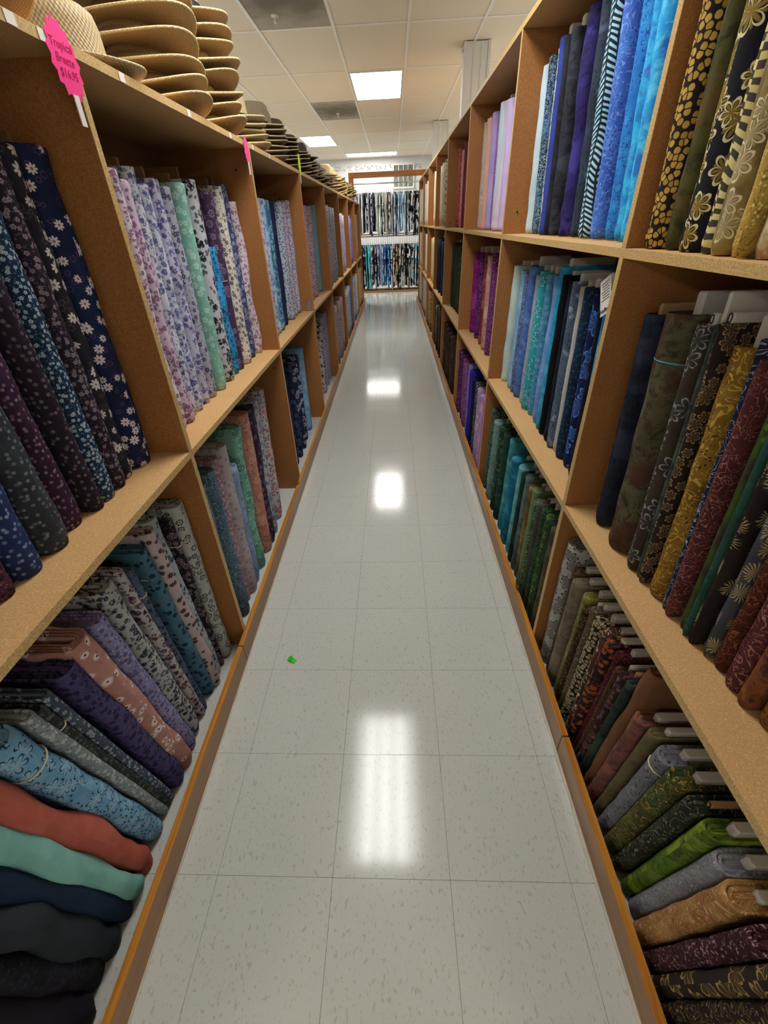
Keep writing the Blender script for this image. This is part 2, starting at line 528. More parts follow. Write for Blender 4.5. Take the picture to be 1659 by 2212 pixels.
# the two in line with the aisle, the one left of it, and the crosswise one at the back (seen), then unseen panels for the wider shop, many added to raise the ambient light
lampcell(9, 4, 'fluorescent ceiling panel directly over the aisle, mirrored large in the near floor')
lampcell(9, 8, 'bright square looking fluorescent ceiling panel above the middle of the aisle')
lampcell(7, 11, 'fluorescent ceiling panel half hidden behind the hat stacks')
for (i, j, w) in ((4, 4, 'over the next aisle on the left, near'), (4, 8, 'over the next aisle on the left, middle'), (4, 0, 'over the next aisle on the left, rear'), (14, 4, 'over the next aisle on the right, near'), (14, 8, 'over the next aisle on the right, middle'), (14, 0, 'over the next aisle on the right, rear'), (13, 11, 'over the far right corner'), (4, 6, 'over the next aisle on the left, between'), (4, 10, 'over the next aisle on the left, far'), (4, 2, 'over the next aisle on the left, behind'), (14, 6, 'over the next aisle on the right, between'), (14, 10, 'over the next aisle on the right, far'), (14, 2, 'over the next aisle on the right, behind'), (1, 4, 'near the left wall'), (1, 8, 'near the left wall, far'), (17, 4, 'near the right wall'), (17, 8, 'near the right wall, far')):
    lampcell(i, j, 'fluorescent ceiling panel ' + w)
troffer(XL[8] + .01, XL[10] - .01, YL[13] + .01, YL[13] + .60, 'crosswise fluorescent ceiling panel by the back wall')
lamp_cells[(8, 13)] = 2; lamp_cells[(9, 13)] = 2

# ------------------------------------------------------------------ room shell
floor = box_obj('floor', M['floor_far'], None, ROOM_X0, ROOM_X1, ROOM_Y0, WALL_Y, -.06, -.0034, kind='structure')
TX = [-.488 + .3048 * i for i in range(-2, 5)]
TY = [.400 + .3048 * j for j in range(-3, 24)]
tile_me = MB().box(.0004, .3044, .0004, .3044, -.0030, 0, 0).mesh('floor_tile')
tile_me.materials.append(M['floor'])
for xi in TX[:-1]:
    for yj in TY[:-1]:
        link('floor_tile', tile_me, None, floor, (xi, yj, 0))
# dark bed that shows in the joints, and the floor beyond the separate tiles
box_obj('joint_bed', M['gap'], floor, TX[0], TX[-1], TY[0], TY[-1], -.0033, -.0030)
for (a, b, c, d) in ((ROOM_X0, TX[0] - .0004, ROOM_Y0, WALL_Y), (TX[-1] + .0004, ROOM_X1, ROOM_Y0, WALL_Y), (TX[0], TX[-1], ROOM_Y0, TY[0] - .0004), (TX[0], TX[-1], TY[-1] + .0004, WALL_Y)):
    box_obj('tiled_area', M['floor_far'], floor, a, b, c, d, -.0033, 0)

ceiling = box_obj('ceiling', M['wallw'], None, ROOM_X0, ROOM_X1, ROOM_Y0, WALL_Y, CEIL + .12, CEIL + .16, kind='structure')
ct = {}
for key in ('ceil', 'ceil_stain'):
    me = MB().box(-.302, .302, -.606, .606, 0, .015, .004).mesh('ceiling_tile'); me.materials.append(M[key]); ct[key] = me
half = MB().box(-.302, .302, -.30, .30, 0, .015, .004).mesh('ceiling_tile_half'); half.materials.append(M['ceil'])
for i in range(len(XL) - 1):
    for j in range(len(YL) - 1):
        if lamp_cells.get((i, j)) == 1: continue
        x, y = (XL[i] + XL[i + 1]) / 2, (YL[j] + YL[j + 1]) / 2
        if y > WALL_Y - .3: continue
        if lamp_cells.get((i, j)) == 2:
            link('ceiling_tile', half, None, ceiling, (x, YL[j] + .915, CEIL + .004)); continue
        st = (i, j) in ((8, 6), (8, 9))
        link('ceiling_tile', ct['ceil_stain' if st else 'ceil'], None, ceiling, (x, y, CEIL + .004))
for x in XL:
    box_obj('grid_runner', M['tbar'], ceiling, x - .012, x + .012, ROOM_Y0, WALL_Y - .001, CEIL - .002, CEIL + .003)
ctee = MB().box(-.292, .292, -.012, .012, -.0015, .003).mesh('grid_tee'); ctee.materials.append(M['tbar'])
for i in range(len(XL) - 1):
    for y in YL:
        if y < WALL_Y - .02: link('grid_tee', ctee, None, ceiling, ((XL[i] + XL[i + 1]) / 2, y, CEIL))

def mat_wall():
    t = NT('white_panelling'); p = geo_pos(t)
    s = t.sep(p)
    g = t.math('LESS_THAN', t.math('FRACT', t.math('DIVIDE', t.math('ADD', s[0], 40), .406)), .012)
    c = t.mix(t.noise(p, 3, 3), hexc('dcdcdc'), hexc('d2d3d4'))
    c = t.mix(t.math('MULTIPLY', g, .45), c, hexc('9a9a9c'))
    return t.fin(c, .6, .25)
wm = mat_wall()
box_obj('wall_back', wm, None, ROOM_X0, ROOM_X1, WALL_Y, WALL_Y + .25, 0, CEIL + .16, kind='structure')
box_obj('wall_front', M['wallw'], None, ROOM_X0, ROOM_X1, ROOM_Y0 - .1, ROOM_Y0, 0, CEIL + .16, kind='structure')
box_obj('wall_left', M['wallw'], None, ROOM_X0 - .1, ROOM_X0, ROOM_Y0 - .1, WALL_Y + .1, 0, CEIL + .16, kind='structure')
box_obj('wall_right', M['wallw'], None, ROOM_X1, ROOM_X1 + .1, ROOM_Y0 - .1, WALL_Y + .1, 0, CEIL + .16, kind='structure')

def mat_border():
    t = NT('floral_wallpaper_border'); p = geo_pos(t)
    s = t.sep(p)
    q = t.comb(t.math('MULTIPLY', s[0], 17.), t.math('MULTIPLY', s[2], 17.), 0.)
    v = t.voro(q); rc = t.sep(v.outputs['Color'])
    m = t.math('MULTIPLY', t.math('SUBTRACT', 1, t.step(v.outputs['Distance'], .2, .38)), t.step(rc[0], .3, .4))
    c = t.mix(m, hexc('d8d4d2'), t.mix(rc[1], hexc('8d8796'), hexc('a8989c')))
    return t.fin(c, .7, .2)
box_obj('trim_1', mat_border(), None, ROOM_X0, .75, WALL_Y - .004, WALL_Y - .0005, 2.545, 2.645, kind='structure')
# small barred window in the back wall
w1 = box_obj('window_1', M['gap'], None, .04, .56, WALL_Y - .008, WALL_Y - .002, 2.16, 2.64, kind='structure')
for a, b, c, d in ((.03, .57, 2.62, 2.655), (.03, .57, 2.145, 2.18), (.03, .065, 2.18, 2.62), (.535, .57, 2.18, 2.62)):
    box_obj('window_frame', M['white'], w1, a, b, WALL_Y - .04, WALL_Y - .009, c, d)
pane = plain('window_glass', '6f7672', .08, .5, .1)
for k in range(4):
    a = .065 + k * .1175
    box_obj('pane', pane, w1, a + .008, a + .1095, WALL_Y - .018, WALL_Y - .009, 2.182, 2.618)
    if k: box_obj('mullion', M['white'], w1, a - .007, a + .007, WALL_Y - .034, WALL_Y - .009, 2.181, 2.619)
    for zc in (2.29, 2.51):
        m = MB()
        for sgn in (-1, 1):
            m.tube([(a + .012, WALL_Y - .024, zc - sgn * .1), (a + .106, WALL_Y - .024, zc + sgn * .1)], .004, 5)
        m.build('grille', M['metal'], w1)

# boxed-in columns rising above the right shelving
def column(x0, x1, y0, y1, label):
    t = thing('boxed_column', label, 'column', ((x0 + x1) / 2, (y0 + y1) / 2, 2.0715), group='boxed columns')
    h = CEIL - 2.0715 - .004
    X, Yh = (x1 - x0) / 2, (y1 - y0) / 2
    box_obj('casing', M['white'], t, -X, X, -Yh, Yh, 0, h)
    for s in (-1, 1):
        box_obj('corner_strip', M['wallw'], t, s * X - .012, s * X + .012, -Yh - .008, -Yh + .012, 0, h)
    box_obj('corner_strip', M['wallw'], t, -X - .008, -X, -Yh + .012, Yh, h - .03, h)
    for s in (-.3, .35):
        box_obj('batten', M['wallw'], t, s * X - .006, s * X + .006, -Yh - .004, -Yh, 0, h)
column(.69, .905, 5.41, 5.62, 'white boxed column rising above the right shelving, nearer one')
column(.70, .93, 9.0, 9.2, 'white boxed column above the right shelving, farther one')
for (x, y, w) in ((-.86, 4.62, 'large dark stained'), (-.755, 8.1, 'far stained')):
    m = MB().lathe([(0, -.045), (.012, -.045), (.014, -.03), (.008, -.026), (.008, -.012), (.028, -.008), (.03, 0), (0, 0)], 20)
    tag(m.build('sprinkler_head', M['white'], None, (x, y, CEIL + .004), smooth=True), 'small white sprinkler head in the %s ceiling tile' % w, 'sprinkler', 'sprinkler heads')

# ------------------------------------------------------------------ shelving
UL = [-.10, 1.125, 2.335, 3.53, 4.71, 5.92, 7.12, 8.41, 9.70]
UR = [-.14, 1.10, 2.345, 3.62, 4.88, 6.07, 7.29, 8.52, 9.75]
XLF, XRF, DEP, TH = -.617, .515, .40, .019
ZL, ZLT = .88, 1.755          # left shelf top, left top-board top
ZR1, ZR2, ZRT = .685, 1.372, 2.070

def shelving(side):
    s = 1 if side == 'left' else -1
    U = UL if side == 'left' else UR
    xf = XLF if side == 'left' else XRF
    t = thing('fabric_shelving', ('long run of tan particle board shelving left of the aisle, hats on top' if side == 'left' else 'tall run of three-tier tan particle board shelving right of the aisle'), 'shelving', (xf - s * DEP / 2, 0, 0), group='aisle shelving')
    ox = xf - s * DEP / 2
    def bx(name, mat, xa, xb, y0, y1, z0, z1):
        lo, hi = sorted((xa - ox, xb - ox))
        return box_obj(name, mat, t, lo, hi, y0, y1, z0, z1)
    xb = xf - s * DEP
    eb = .0015
    tiers = [(0, ZL - TH), (ZL, ZLT - TH)] if side == 'left' else [(0, ZR1 - TH), (ZR1, ZR2 - TH), (ZR2, ZRT - TH)]
    for y in U:
        for (z0, z1) in tiers:
            u = bx('upright', M['upright'], xf - s * eb, xb + s * .007, y, y + TH, z0 + .0003, z1 - .0003)
            e = bx('edge_band', M['edge'], xf - s * eb, xf, y, y + TH, z0 + .0003, z1 - .0003)
            e.parent = u
    for z in ([ZL, ZLT] if side == 'left' else [ZR1, ZR2, ZRT]):
        ys = U[0::2] if len(U) % 2 else U[0::2] + [U[-1]]
        for a, b in zip(ys[:-1], ys[1:]):
            y0 = a + TH / 2 + .0005 if a != U[0] else a
            y1 = b + TH / 2 - .0005 if b != U[-1] else b + TH
            u = bx('shelf_board', M['board'], xf - s * eb, xb + s * .007, y0, y1, z - TH, z)
            e = bx('edge_band', M['edge'], xf - s * eb, xf, y0, y1, z - TH, z)
            e.parent = u
    for (z0, z1) in tiers:
        for a, b in zip(U[:-1], U[1:]):
            bx('back_panel', M['backp'], xb, xb + s * .0068, a, b - .0002, z0 + .0005, z1 + TH)
    return t, ox
SHL, OXL = shelving('left')
SHR, OXR = shelving('right')
def peg(parent, ox, x, y, z):
    m = MB().lathe([(0, 0), (.004, 0), (.004, .002), (0, .002)], 12)
    o = m.build('peg_hole', M['black'], parent, (x - ox, y - .0012, z)); o.rotation_euler = (R(90), 0, 0)
for (u, v, k) in ((510, 367, 2), (593, 795, 2)):
    d = FW + RT * ((u - CX) / F_PX) - UP * ((v - CY) / F_PX); p = CAM + d * (UL[k] / d.y); peg(SHL, OXL, p.x, UL[k], p.z)
for (u, v, k) in ((1117, 458, 2), (972, 482, 3)):
    d = FW + RT * ((u - CX) / F_PX) - UP * ((v - CY) / F_PX); p = CAM + d * (UR[k] / d.y); peg(SHR, OXR, p.x, UR[k], p.z)
d = FW + RT * ((667 - CX) / F_PX) - UP * ((660 - CY) / F_PX); p = CAM + d * (UL[3] / d.y)
box_obj('metal_plate', M['metal'], SHL, p.x - OXL - .022, p.x - OXL + .022, UL[3] - .003, UL[3], p.z - .035, p.z + .035, .002)

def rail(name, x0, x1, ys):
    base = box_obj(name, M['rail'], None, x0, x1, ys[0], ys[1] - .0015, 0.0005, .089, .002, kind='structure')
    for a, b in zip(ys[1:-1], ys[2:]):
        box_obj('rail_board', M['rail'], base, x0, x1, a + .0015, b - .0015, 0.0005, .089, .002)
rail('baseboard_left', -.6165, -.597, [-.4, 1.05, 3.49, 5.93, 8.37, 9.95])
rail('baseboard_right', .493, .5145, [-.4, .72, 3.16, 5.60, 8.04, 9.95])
def bead(name, x, w, ys, wob):
    m = MB(); n = 90; pts = []
    rng = random.Random(5)
    pr = []
    for i in range(n + 1):
        y = ys[0] + (ys[1] - ys[0]) * (i / n) ** 1.6
        pr.append((y, w * (1 + wob * rng.uniform(-.5, .5))))
    v = []; f = []
    s = 1 if x > 0 else -1
    for y, q in pr:
        v += [(x, y, .0004), (x - s * q, y, .0004), (x - s * q * .9, y, .002), (x, y, .004)]
    for i in range(n):
        for k in range(4):
            a = i * 4 + k; b = i * 4 + (k + 1) % 4
            f.append((a, b, b + 4, a + 4))
    m.add(v, f).build(name, M['caulk'], None, kind='structure')
bead('trim_2', -.5968, .004, (-.4, 9.9), .5)
bead('trim_3', .4928, .008, (-.4, 9.9), .9)

# wooden header at the far end of the aisle
hd = thing('wooden_header', 'varnished wooden header beam spanning the far end of the aisle', 'beam', (0, 9.80, 2.15))
box_obj('beam', M['beam'], hd, -.80, .72, -.02, .07, 0, .085, .003)
box_obj('post', M['beam'], hd, -.80, -.71, -.018, .068, ZLT - 2.15 + .0005, -.0005, .003)
box_obj('post', M['beam'], hd, .60, .68, -.018, .068, ZRT - 2.15 + .0005, -.0005, .003)

# ------------------------------------------------------------------ fabric bolts
def stadium(a, b, n):
    """points of a rounded flat outline, half depth a (x), half thickness b (y), with arclength"""
    b = min(b, a * .98)
    st = a - b; per = 4 * st + 2 * math.pi * b
    out = []
    for i in range(n):
        s = per * i / n
        # start in the middle of the front round end, go +y
        q = math.pi * b / 2
        if s < q: th = s / b; p = (st + b * math.cos(th), b * math.sin(th))
        elif s < q + 2 * st: p = (st - (s - q), b)
        elif s < q + 2 * st + math.pi * b: th = math.pi / 2 + (s - q - 2 * st) / b; p = (-st + b * math.cos(th), b * math.sin(th))
        elif s < 3 * q + 4 * st: p = (-st + (s - 3 * q - 2 * st), -b)
        else: th = -math.pi / 2 + (s - 3 * q - 4 * st) / b; p = (st + b * math.cos(th), b * math.sin(th))
        out.append((p[0], p[1], s))
    return out, per

def bolt_mesh(d, t, h, seed, wr=1.0, far=False, roll=False):
    rng = np.random.RandomState(seed)
    n = 20 if far else 44
    rows = 7 if far else 34
    a, b = d / 2, t / 2
    prof, per = stadium(a, b, n)
    px = np.array([p[0] for p in prof]); py = np.array([p[1] for p in prof]); ps = np.array([p[2] for p in prof])
    nx = np.roll(px, -1) - np.roll(px, 1); ny = np.roll(py, -1) - np.roll(py, 1)
    L = np.hypot(nx, ny); nx, ny = ny / L, -nx / L
    V = []; UV = []
    th = ps / per * 2 * math.pi
    ph = rng.uniform(0, 6.28, 12); am = rng.uniform(.4, 1, 12) * wr
    wav = [(rng.randint(1, 6), rng.uniform(-26, 26) / (1 + .35 * (wr - 1)), rng.uniform(0, 6.28), rng.uniform(.3, 1.0)) for _ in range(9)]
    for i in range(rows):
        f = i / (rows - 1)
        z = h * f
        disp = sum(.0011 * wr * a_ * np.sin(kt * th + kf * f + p_ + .8 * np.sin(5 * f + p_)) for kt, kf, p_, a_ in wav)
        disp = disp + .0014 * am[3] * np.sin(47 * f + 4 * th + ph[3]) * max(0, 1 - f * 3.0)
        step = .0022 * am[4] / (1 + np.exp(-np.clip(((th - ph[4]) % 6.2832 - 1.2) * 14, -30, 30)))
        disp = (disp + step) * min(1, t / .05)
        if i == 0: disp = disp - .004
        zz = np.full(n, z)
        if i == rows - 1: zz = z + .0025 * am[5] * np.sin(th * 2 + ph[5]) - .001
        V.append(np.stack([px + nx * disp, py + ny * disp, zz], -1))
        UV.append(np.stack([ps, zz], -1))
    # rolled layers on top
    ins = [.003, .006, .010, .014, .019, .024] if not far else [.006]
    zz = [.001, -.007, -.001, -.008, -.002, -.012]
    if roll: ins, zz = [.002, .0045, .008, .0115, .015, .0185, .022, .026, .030], [.001, -.006, .0, -.007, -.001, -.007, -.002, -.008, -.06]
    for k, e in enumerate(ins):
        if roll and k == len(ins) - 1: e = min(e, b * .85)
        if e > b * .88: break
        q, _ = stadium(a - e, b - e, n)
        z = h + zz[k] * (0.6 if far else 1)
        V.append(np.array([(p[0], p[1], z) for p in q])); UV.append(np.stack([ps, np.full(n, h + e)], -1))
    nr = len(V)
    V = np.concatenate(V); UVv = np.concatenate(UV)
    F = []; LU = []
    for r in range(nr - 1):
        for i in range(n):
            j = (i + 1) % n
            F.append((r * n + i, r * n + j, (r + 1) * n + j, (r + 1) * n + i))
            u1 = UVv[r * n + i]; u2 = UVv[r * n + j].copy(); u3 = UVv[(r + 1) * n + j].copy(); u4 = UVv[(r + 1) * n + i]
            if j == 0: u2[0] += per; u3[0] += per
            LU += [u1, u2, u3, u4]
    F.append(tuple(range(n - 1, -1, -1))); LU += [UVv[i] for i in range(n - 1, -1, -1)]
    F.append(tuple((nr - 1) * n + i for i in range(n))); LU += [UVv[(nr - 1) * n + i] for i in range(n)]
    me = bpy.data.meshes.new('fabric')
    me.from_pydata(V.tolist(), [], F)
    uvl = me.uv_layers.new(name='uv')
    uvl.data.foreach_set('uv', np.array(LU, dtype=np.float32).ravel())
    me.polygons.foreach_set('use_smooth', [True] * len(me.polygons))
    me.update()
    return me

ORD = ['first', 'second', 'third', 'fourth', 'fifth', 'sixth', 'seventh', 'eighth', 'ninth', 'tenth', 'eleventh', 'twelfth', 'thirteenth', 'fourteenth', 'fifteenth', 'sixteenth', 'seventeenth', 'eighteenth', 'nineteenth', 'twentieth', 'twenty-first', 'twenty-second', 'twenty-third', 'twenty-fourth', 'twenty-fifth', 'twenty-sixth', 'twenty-seventh', 'twenty-eighth']
_seed = [100]
NB = [0]
def ring_tie(a, b, z, mat, parent, r=.0016):
    q, _ = stadium(a + r * .7, b + r * .7, 40)
    MB().tube([(p[0], p[1], z + .006 * math.sin(p[2] * 9)) for p in q], r, 6, True).build('tie', mat, parent, smooth=True)

def bay(side, place, z, x0, d, h, y_lo, y_hi, zref, lean, rows, tmax=.085, board='white', far=False, hv=.03, roll=False):
    """rows: bolts from the far end to the near end: (u or y, description, kind, colours, scale, options)"""
    s = 1 if side == 'left' else -1
    ys = []
    xs = [x0 if not isinstance(x0, tuple) else x0[0] + (x0[1] - x0[0]) * i / max(1, len(rows) - 1) for i in range(len(rows))]
    for i, r in enumerate(rows):
        p = r[0]
        ys.append(p if p < 20 else y_of_u(p, xs[i], z + zref))
    lo_, hi_ = max(min(ys), y_lo + .03), min(max(ys), y_hi - .035)
    if (lo_, hi_) != (min(ys), max(ys)):
        a_, b_ = min(ys), max(ys)
        ys = [lo_ + (q - a_) / max(1e-6, b_ - a_) * (hi_ - lo_) for q in ys]
    for i in range(1, len(ys)):
        if ys[i] > ys[i - 1] - .018: ys[i] = ys[i - 1] - .018
    n = len(rows)
    last = None
    ts = []
    for i, r in enumerate(rows):
        gaps = [tmax]
        if i: gaps.append(ys[i - 1] - ys[i])
        if i < n - 1: gaps.append(ys[i] - ys[i + 1])
        gaps.append(2 * (y_hi - ys[i]) - .002); gaps.append(2 * (ys[i] - y_lo) - .002)
        ts.append((r[5] if len(r) > 5 else {}).get('t', max(.016, min(gaps) * .985)))
    sc = [1.0] * n
    for i in range(1, n):
        f_ = 2 * (ys[i - 1] - ys[i]) / (ts[i - 1] + ts[i])
        if f_ < 1: sc[i] = min(sc[i], f_); sc[i - 1] = min(sc[i - 1], f_)
    ts = [max(.013, a_ * b_ * (1.12 if roll and side == 'left' else .99)) for a_, b_ in zip(ts, sc)]
    for i, r in enumerate(rows):
        _seed[0] += 1
        rng = random.Random(_seed[0])
        desc, kind, cols = r[1], r[2], r[3]
        scale = r[4] if len(r) > 4 and r[4] else 40
        op = r[5] if len(r) > 5 else {}
        y = ys[i]
        t = ts[i]
        hh = op.get('h', h + rng.uniform(-hv, hv * .3))
        f = i / max(1, n - 1)
        ln = op.get('lean', lean[0] + (lean[1] - lean[0]) * f) + rng.uniform(-.5, .5)
        # a leaning bolt stops at the upright or at the bolt it leans on
        dg = lambda q: math.degrees(math.asin(max(0, min(.5, q / hh))))
        ln = min(ln, dg(y_hi - .003 - y - t / 2)) if last is None else min(ln, last[0] + dg(last[1] - y - t / 2))
        ln = max(ln, -dg(y - t / 2 - y_lo))
        last = (ln, y - t / 2)
        xf = xs[i] + op.get('dx', rng.uniform(-.008, .008)) * s
        dd = op.get('d', d + rng.uniform(-.015, .01))
        root = thing('fabric_bolt', '%s, %s from far end, %s' % (desc, ORD[i], place), 'fabric bolt', (xf - s * dd / 2, y, z + .001 + abs(math.sin(R(ln))) * t / 2), (R(-ln), 0, 0 if s > 0 else R(180)), 'fabric bolts on the %s shelving' % side)
        if s < 0: root.rotation_euler = (R(-ln), 0, 0)
        me = bolt_mesh(dd, t, hh, _seed[0], op.get('wr', .8 if s > 0 else .45), far, roll)
        fo = link('fabric', me, fabric(kind, cols, scale, op.get('k', 1.0)), root)
        if s < 0: fo.rotation_euler = (0, 0, math.pi)
        NB[0] += 1
        bd = op.get('board', board)
        if bd:
            pr = op.get('prot', rng.uniform(.012, .04) if z > .1 else rng.uniform(.006, .022))
            fi = t * .6 if z > .1 else t * .8 + .014
            bt = min((.024 if z > .1 else .019) if bd == 'white' else .012, t * .6)
            mm = MB().box(-dd / 2 + t * .45, dd / 2 - fi, -bt / 2, bt / 2, hh - .04, hh + pr, min(.004, bt * .3))
            bo = mm.build('core_board', M[{'white': 'whiteb', 'brown': 'brownb', 'tan': 'tanb'}[bd]], root)
            if s < 0: bo.rotation_euler = (0, 0, math.pi)
            if op.get('mark'):
                xx = -(dd / 2 - fi) - .0006 if s < 0 else (dd / 2 - fi) + .0006
                zc = hh + pr * .5
                if op['mark'] == 'o':
                    q = [(xx, .0045 * math.cos(a), zc + .008 * math.sin(a)) for a in [k * math.pi / 8 for k in range(16)]]
                    MB().tube(q, .0011, 5, True).build('printed_oval', M['black'], bo)
                    bo.children[0].rotation_euler = (0, 0, -math.pi if s < 0 else 0)
        if op.get('tie'): ring_tie(dd / 2, t / 2, hh * op['tie'], M[op.get('tiemat', 'string')], root)
        if op.get('paper'):
            box_obj('paper_liner', M['paper'], root, dd / 2 - .05, dd / 2 + .028, -t / 2, t / 2, .0, .0016)
        op['root'] = root; op['dims'] = (dd, t, hh)
    return ys

W = 'cfccd4'
# ---- left, upper tier
LU0 = [
 (1.062, 'navy daisy-print fabric bolt', 'daisy', '1a2140 202a4c e0d8dc 9a6a86', 31, {'t': .088, 'lean': 1.5, 'h': .715}),
 (.985, 'charcoal daisy-print fabric bolt', 'daisy', '23232c 2a2a33 d8d2d0 8a8076', 31, {'lean': 2, 'tie': .58, 'h': .71}),
 (.937, 'black mauve-sprigged fabric bolt', 'ditsy', '211f28 2a2430 8b7c86 5b4a5c', 70, {'t': .05, 'lean': 1}),
 (.882, 'teal-navy white-blossom fabric bolt', 'ditsy', '14263e 1c3450 a9b9c4 4e6f8c', 92, {'t': .06, 'lean': .5}),
 (.832, 'black purple-spotted thin fabric bolt', 'dots', '231d29 2c2230 8f8085 5f4f5b', 62, {'t': .042, 'lean': 0}),
 (.765, 'plum petal-spot fabric bolt', 'dots', '2f1b30 3c2540 a4909b 7c6478', 68, {'lean': -.6, 'tie': .62}),
 (.690, 'olive-grey petal-spot fabric bolt', 'dots', '2d3138 3a4048 94959a 646b70', 68, {'lean': .5}),
 (.610, 'royal blue petal-spot fabric bolt', 'dots', '1e2c50 27396a a2b0c6 6b80a8', 68, {'lean': .7}),
 (.545, 'maroon tiny-floral fabric bolt', 'ditsy', '3f2534 54303f 241820 8a5a62', 75, {'tie': .25}),
 (.492, 'near-black floral fabric bolt', 'ditsy', '1b1c22 22262c 3d4048 2d3038', 70, {}),
 (.437, 'slate blue floral fabric bolt', 'ditsy', '34405c 3e4a68 222838 6b7490', 70, {}),
 (.372, 'purple fabric bolt on white paper', 'solid', '3d2a52 4a3363 332245', 40, {'paper': 1}),
 (.29, 'dark blue spotted fabric bolt', 'dots', '1e2746 27315a 8f9bb8 5b6a92', 56, {}),
]
bay('left', 'nearest upper left bay', ZL, -.712, .25, .70, UL[0] + TH, UL[1], 0, (1, .5), LU0, board='brown')
LU1 = [
 (566, 'crumpled pale pink sprigged bolt', 'ditsy', 'c9b8c4 d2c4cc 8a5f72 5f5468', 42, {'wr': 3, 'h': .66, 'lean': 2}),
 (556, 'indigo dotted fabric bolt', 'ring', '3a4266 434c72 a9b0cc 737ba0', 46, {'h': .72}),
 (543, 'cream sprigged fabric bolt', 'ditsy', 'cfc9bf d8d3ca 57505a 7b7680', 45, {}),
 (530, 'plum medallion fabric bolt', 'ring', '43304a 4c3856 8a7892 6a5672', 30, {'tie': .55}),
 (520, 'bright blue floral fabric bolt', 'ditsy', '2a7fb8 3590c8 17476e 6fb6dc', 60, {'wr': 2, 'h': .5}),
 (506, 'black-on-white blossom fabric bolt', 'rose', 'b9bcc4 c4c7ce 24242e 3a3c46', 30, {}),
 (487, 'mint green floral fabric bolt', 'ditsy', '79b3a6 86bdb0 b5d8cf 9acabd', 34, {'t': .062}),
 (470, 'grey-lilac sprigged fabric bolt', 'ditsy', 'a6a8ba b0b2c2 454860 706f88', 40, {}),
 (457, 'white violet-pansy fabric bolt', 'rose', 'bcbcd6 c6c5dc 57538e 7d7aa4', 48, {'t': .055}),
 (442, 'pale blue pansy fabric bolt', 'rose', 'c2c7dc ccd0e2 5a5f96 6d7a9a', 48, {}),
 (430, 'white blue-pansy fabric bolt', 'rose', 'c6cad8 d0d3de 4f5686 8188a6', 48, {}),
 (415, 'lilac rose-sketch fabric bolt', 'rose', 'cbb9cd d2c2d4 8d5f86 6f5a78', 40, {'wr': 1.5, 'h': .68}),
 (402, 'crumpled white mauve-rose fabric bolt', 'rose', 'cfc3cf d8cdd6 946c88 6b5468', 42, {'wr': 3, 't': .06}),
 (1.285, 'pale lavender rose fabric bolt', 'rose', 'c7bccf d0c6d6 8a6a8c 6b5d78', 40, {}),
]
bay('left', 'second upper left bay', ZL, -.705, .25, .705, UL[1] + TH, UL[2], 0, (3, .8), LU1, board='brown')
LU2 = [
 (652, 'lilac-grey ditsy fabric bolt', 'ditsy', 'b9b4c6 c3bfce 6a5074 8b86a0', 70),
 (646, 'mauve ditsy fabric bolt', 'ditsy', 'b8aec4 c2b9cc 7b4f80 8c86a0', 70),
 (638, 'silver blue ditsy fabric bolt', 'ditsy', 'a9b2c2 b4bcca 47506e 7a8498', 70),
 (626, 'plain navy fabric bolt', 'solid', '232c54 1c2446 2c3764', 40),
 (615, 'teal dotted fabric bolt', 'ring', '2a5f7c 347090 a9c6d4 5d93ac', 50),
 (608, 'sky blue floral fabric bolt', 'rose', '8fb4d8 9cbfde 5f7ca8 b8cbe2', 40),
 (601, 'pale pink and blue floral bolt', 'rose', 'c2b9cc b0c0da 8e6f92 7f90b8', 40),
 (2.52, 'powder blue floral fabric bolt', 'rose', '9fb6d6 b0c4de 6b7aa6 c9d2e4', 40),
]
bay('left', 'third upper left bay', ZL, -.70, .25, .70, UL[2] + TH, UL[3], 0, (2, 4), LU2, board='brown')
LU3 = [
 (698, 'wide plain teal-grey fabric bolt', 'solid', '6f98a8 7aa2b2 587e90', 40, {'t': .11}),
 (687, 'rose and brown ditsy bolt', 'ditsy', 'b59aa6 c0a8b0 6e4a58 8a7a8c', 60),
 (680, 'pink ditsy fabric bolt', 'ditsy', 'b8a2b4 c4b2c0 80566e 8a86a0', 60),
 (673, 'periwinkle floral fabric bolt', 'ditsy', '9aa4cc a8b2d4 6470a2 c2c8de', 60),
 (3.72, 'lavender floral fabric bolt', 'ditsy', 'a8a4cc b6b2d4 6f68a2 c6c2de', 60),
]
bay('left', 'fourth upper left bay', ZL, -.70, .25, .72, UL[3] + TH, UL[4], 0, (2, 1), LU3, board='brown', tmax=.09)
bay('left', 'fifth upper left bay', ZL, -.645, .25, .72, UL[4] + TH, UL[5], 0, (1, 1), [
 (731, 'blue-grey ditsy fabric bolt', 'ditsy', '97a6b8 a4b2c2 596a84 b8c2ce', 60), (727, 'grey-lilac ditsy fabric bolt', 'ditsy', 'a4a2b2 b0aebc 625c78 c2c0cc', 60),
 (723, 'dove grey ditsy fabric bolt', 'ditsy', 'a2a8b0 aeb4bc 5f6674 c0c6cc', 60), (719, 'rose grey ditsy fabric bolt', 'ditsy', 'b0a0a8 bcacb4 74596a c8bcc4', 60), (714, 'pale grey ditsy fabric bolt', 'ditsy', 'b4b4bc c0c0c8 70707c d0d0d6', 60)], board='brown', far=True, tmax=.1)
bay('left', 'sixth upper left bay', ZL, -.645, .25, .68, UL[5] + TH, UL[6], 0, (0, 0), [
 (749, 'lilac ditsy fabric bolt', 'ditsy', 'b8b0cc c2bad4 7a6c96 d0cade', 60), (746, 'pale violet ditsy fabric bolt', 'ditsy', 'c2b4d0 ccc0d8 84709e d8d0e2', 60), (742, 'pinkish lilac fabric bolt', 'ditsy', 'c8b8cc d0c2d4 8e7494 dcd2e0', 60)], board='brown', far=True, tmax=.1)
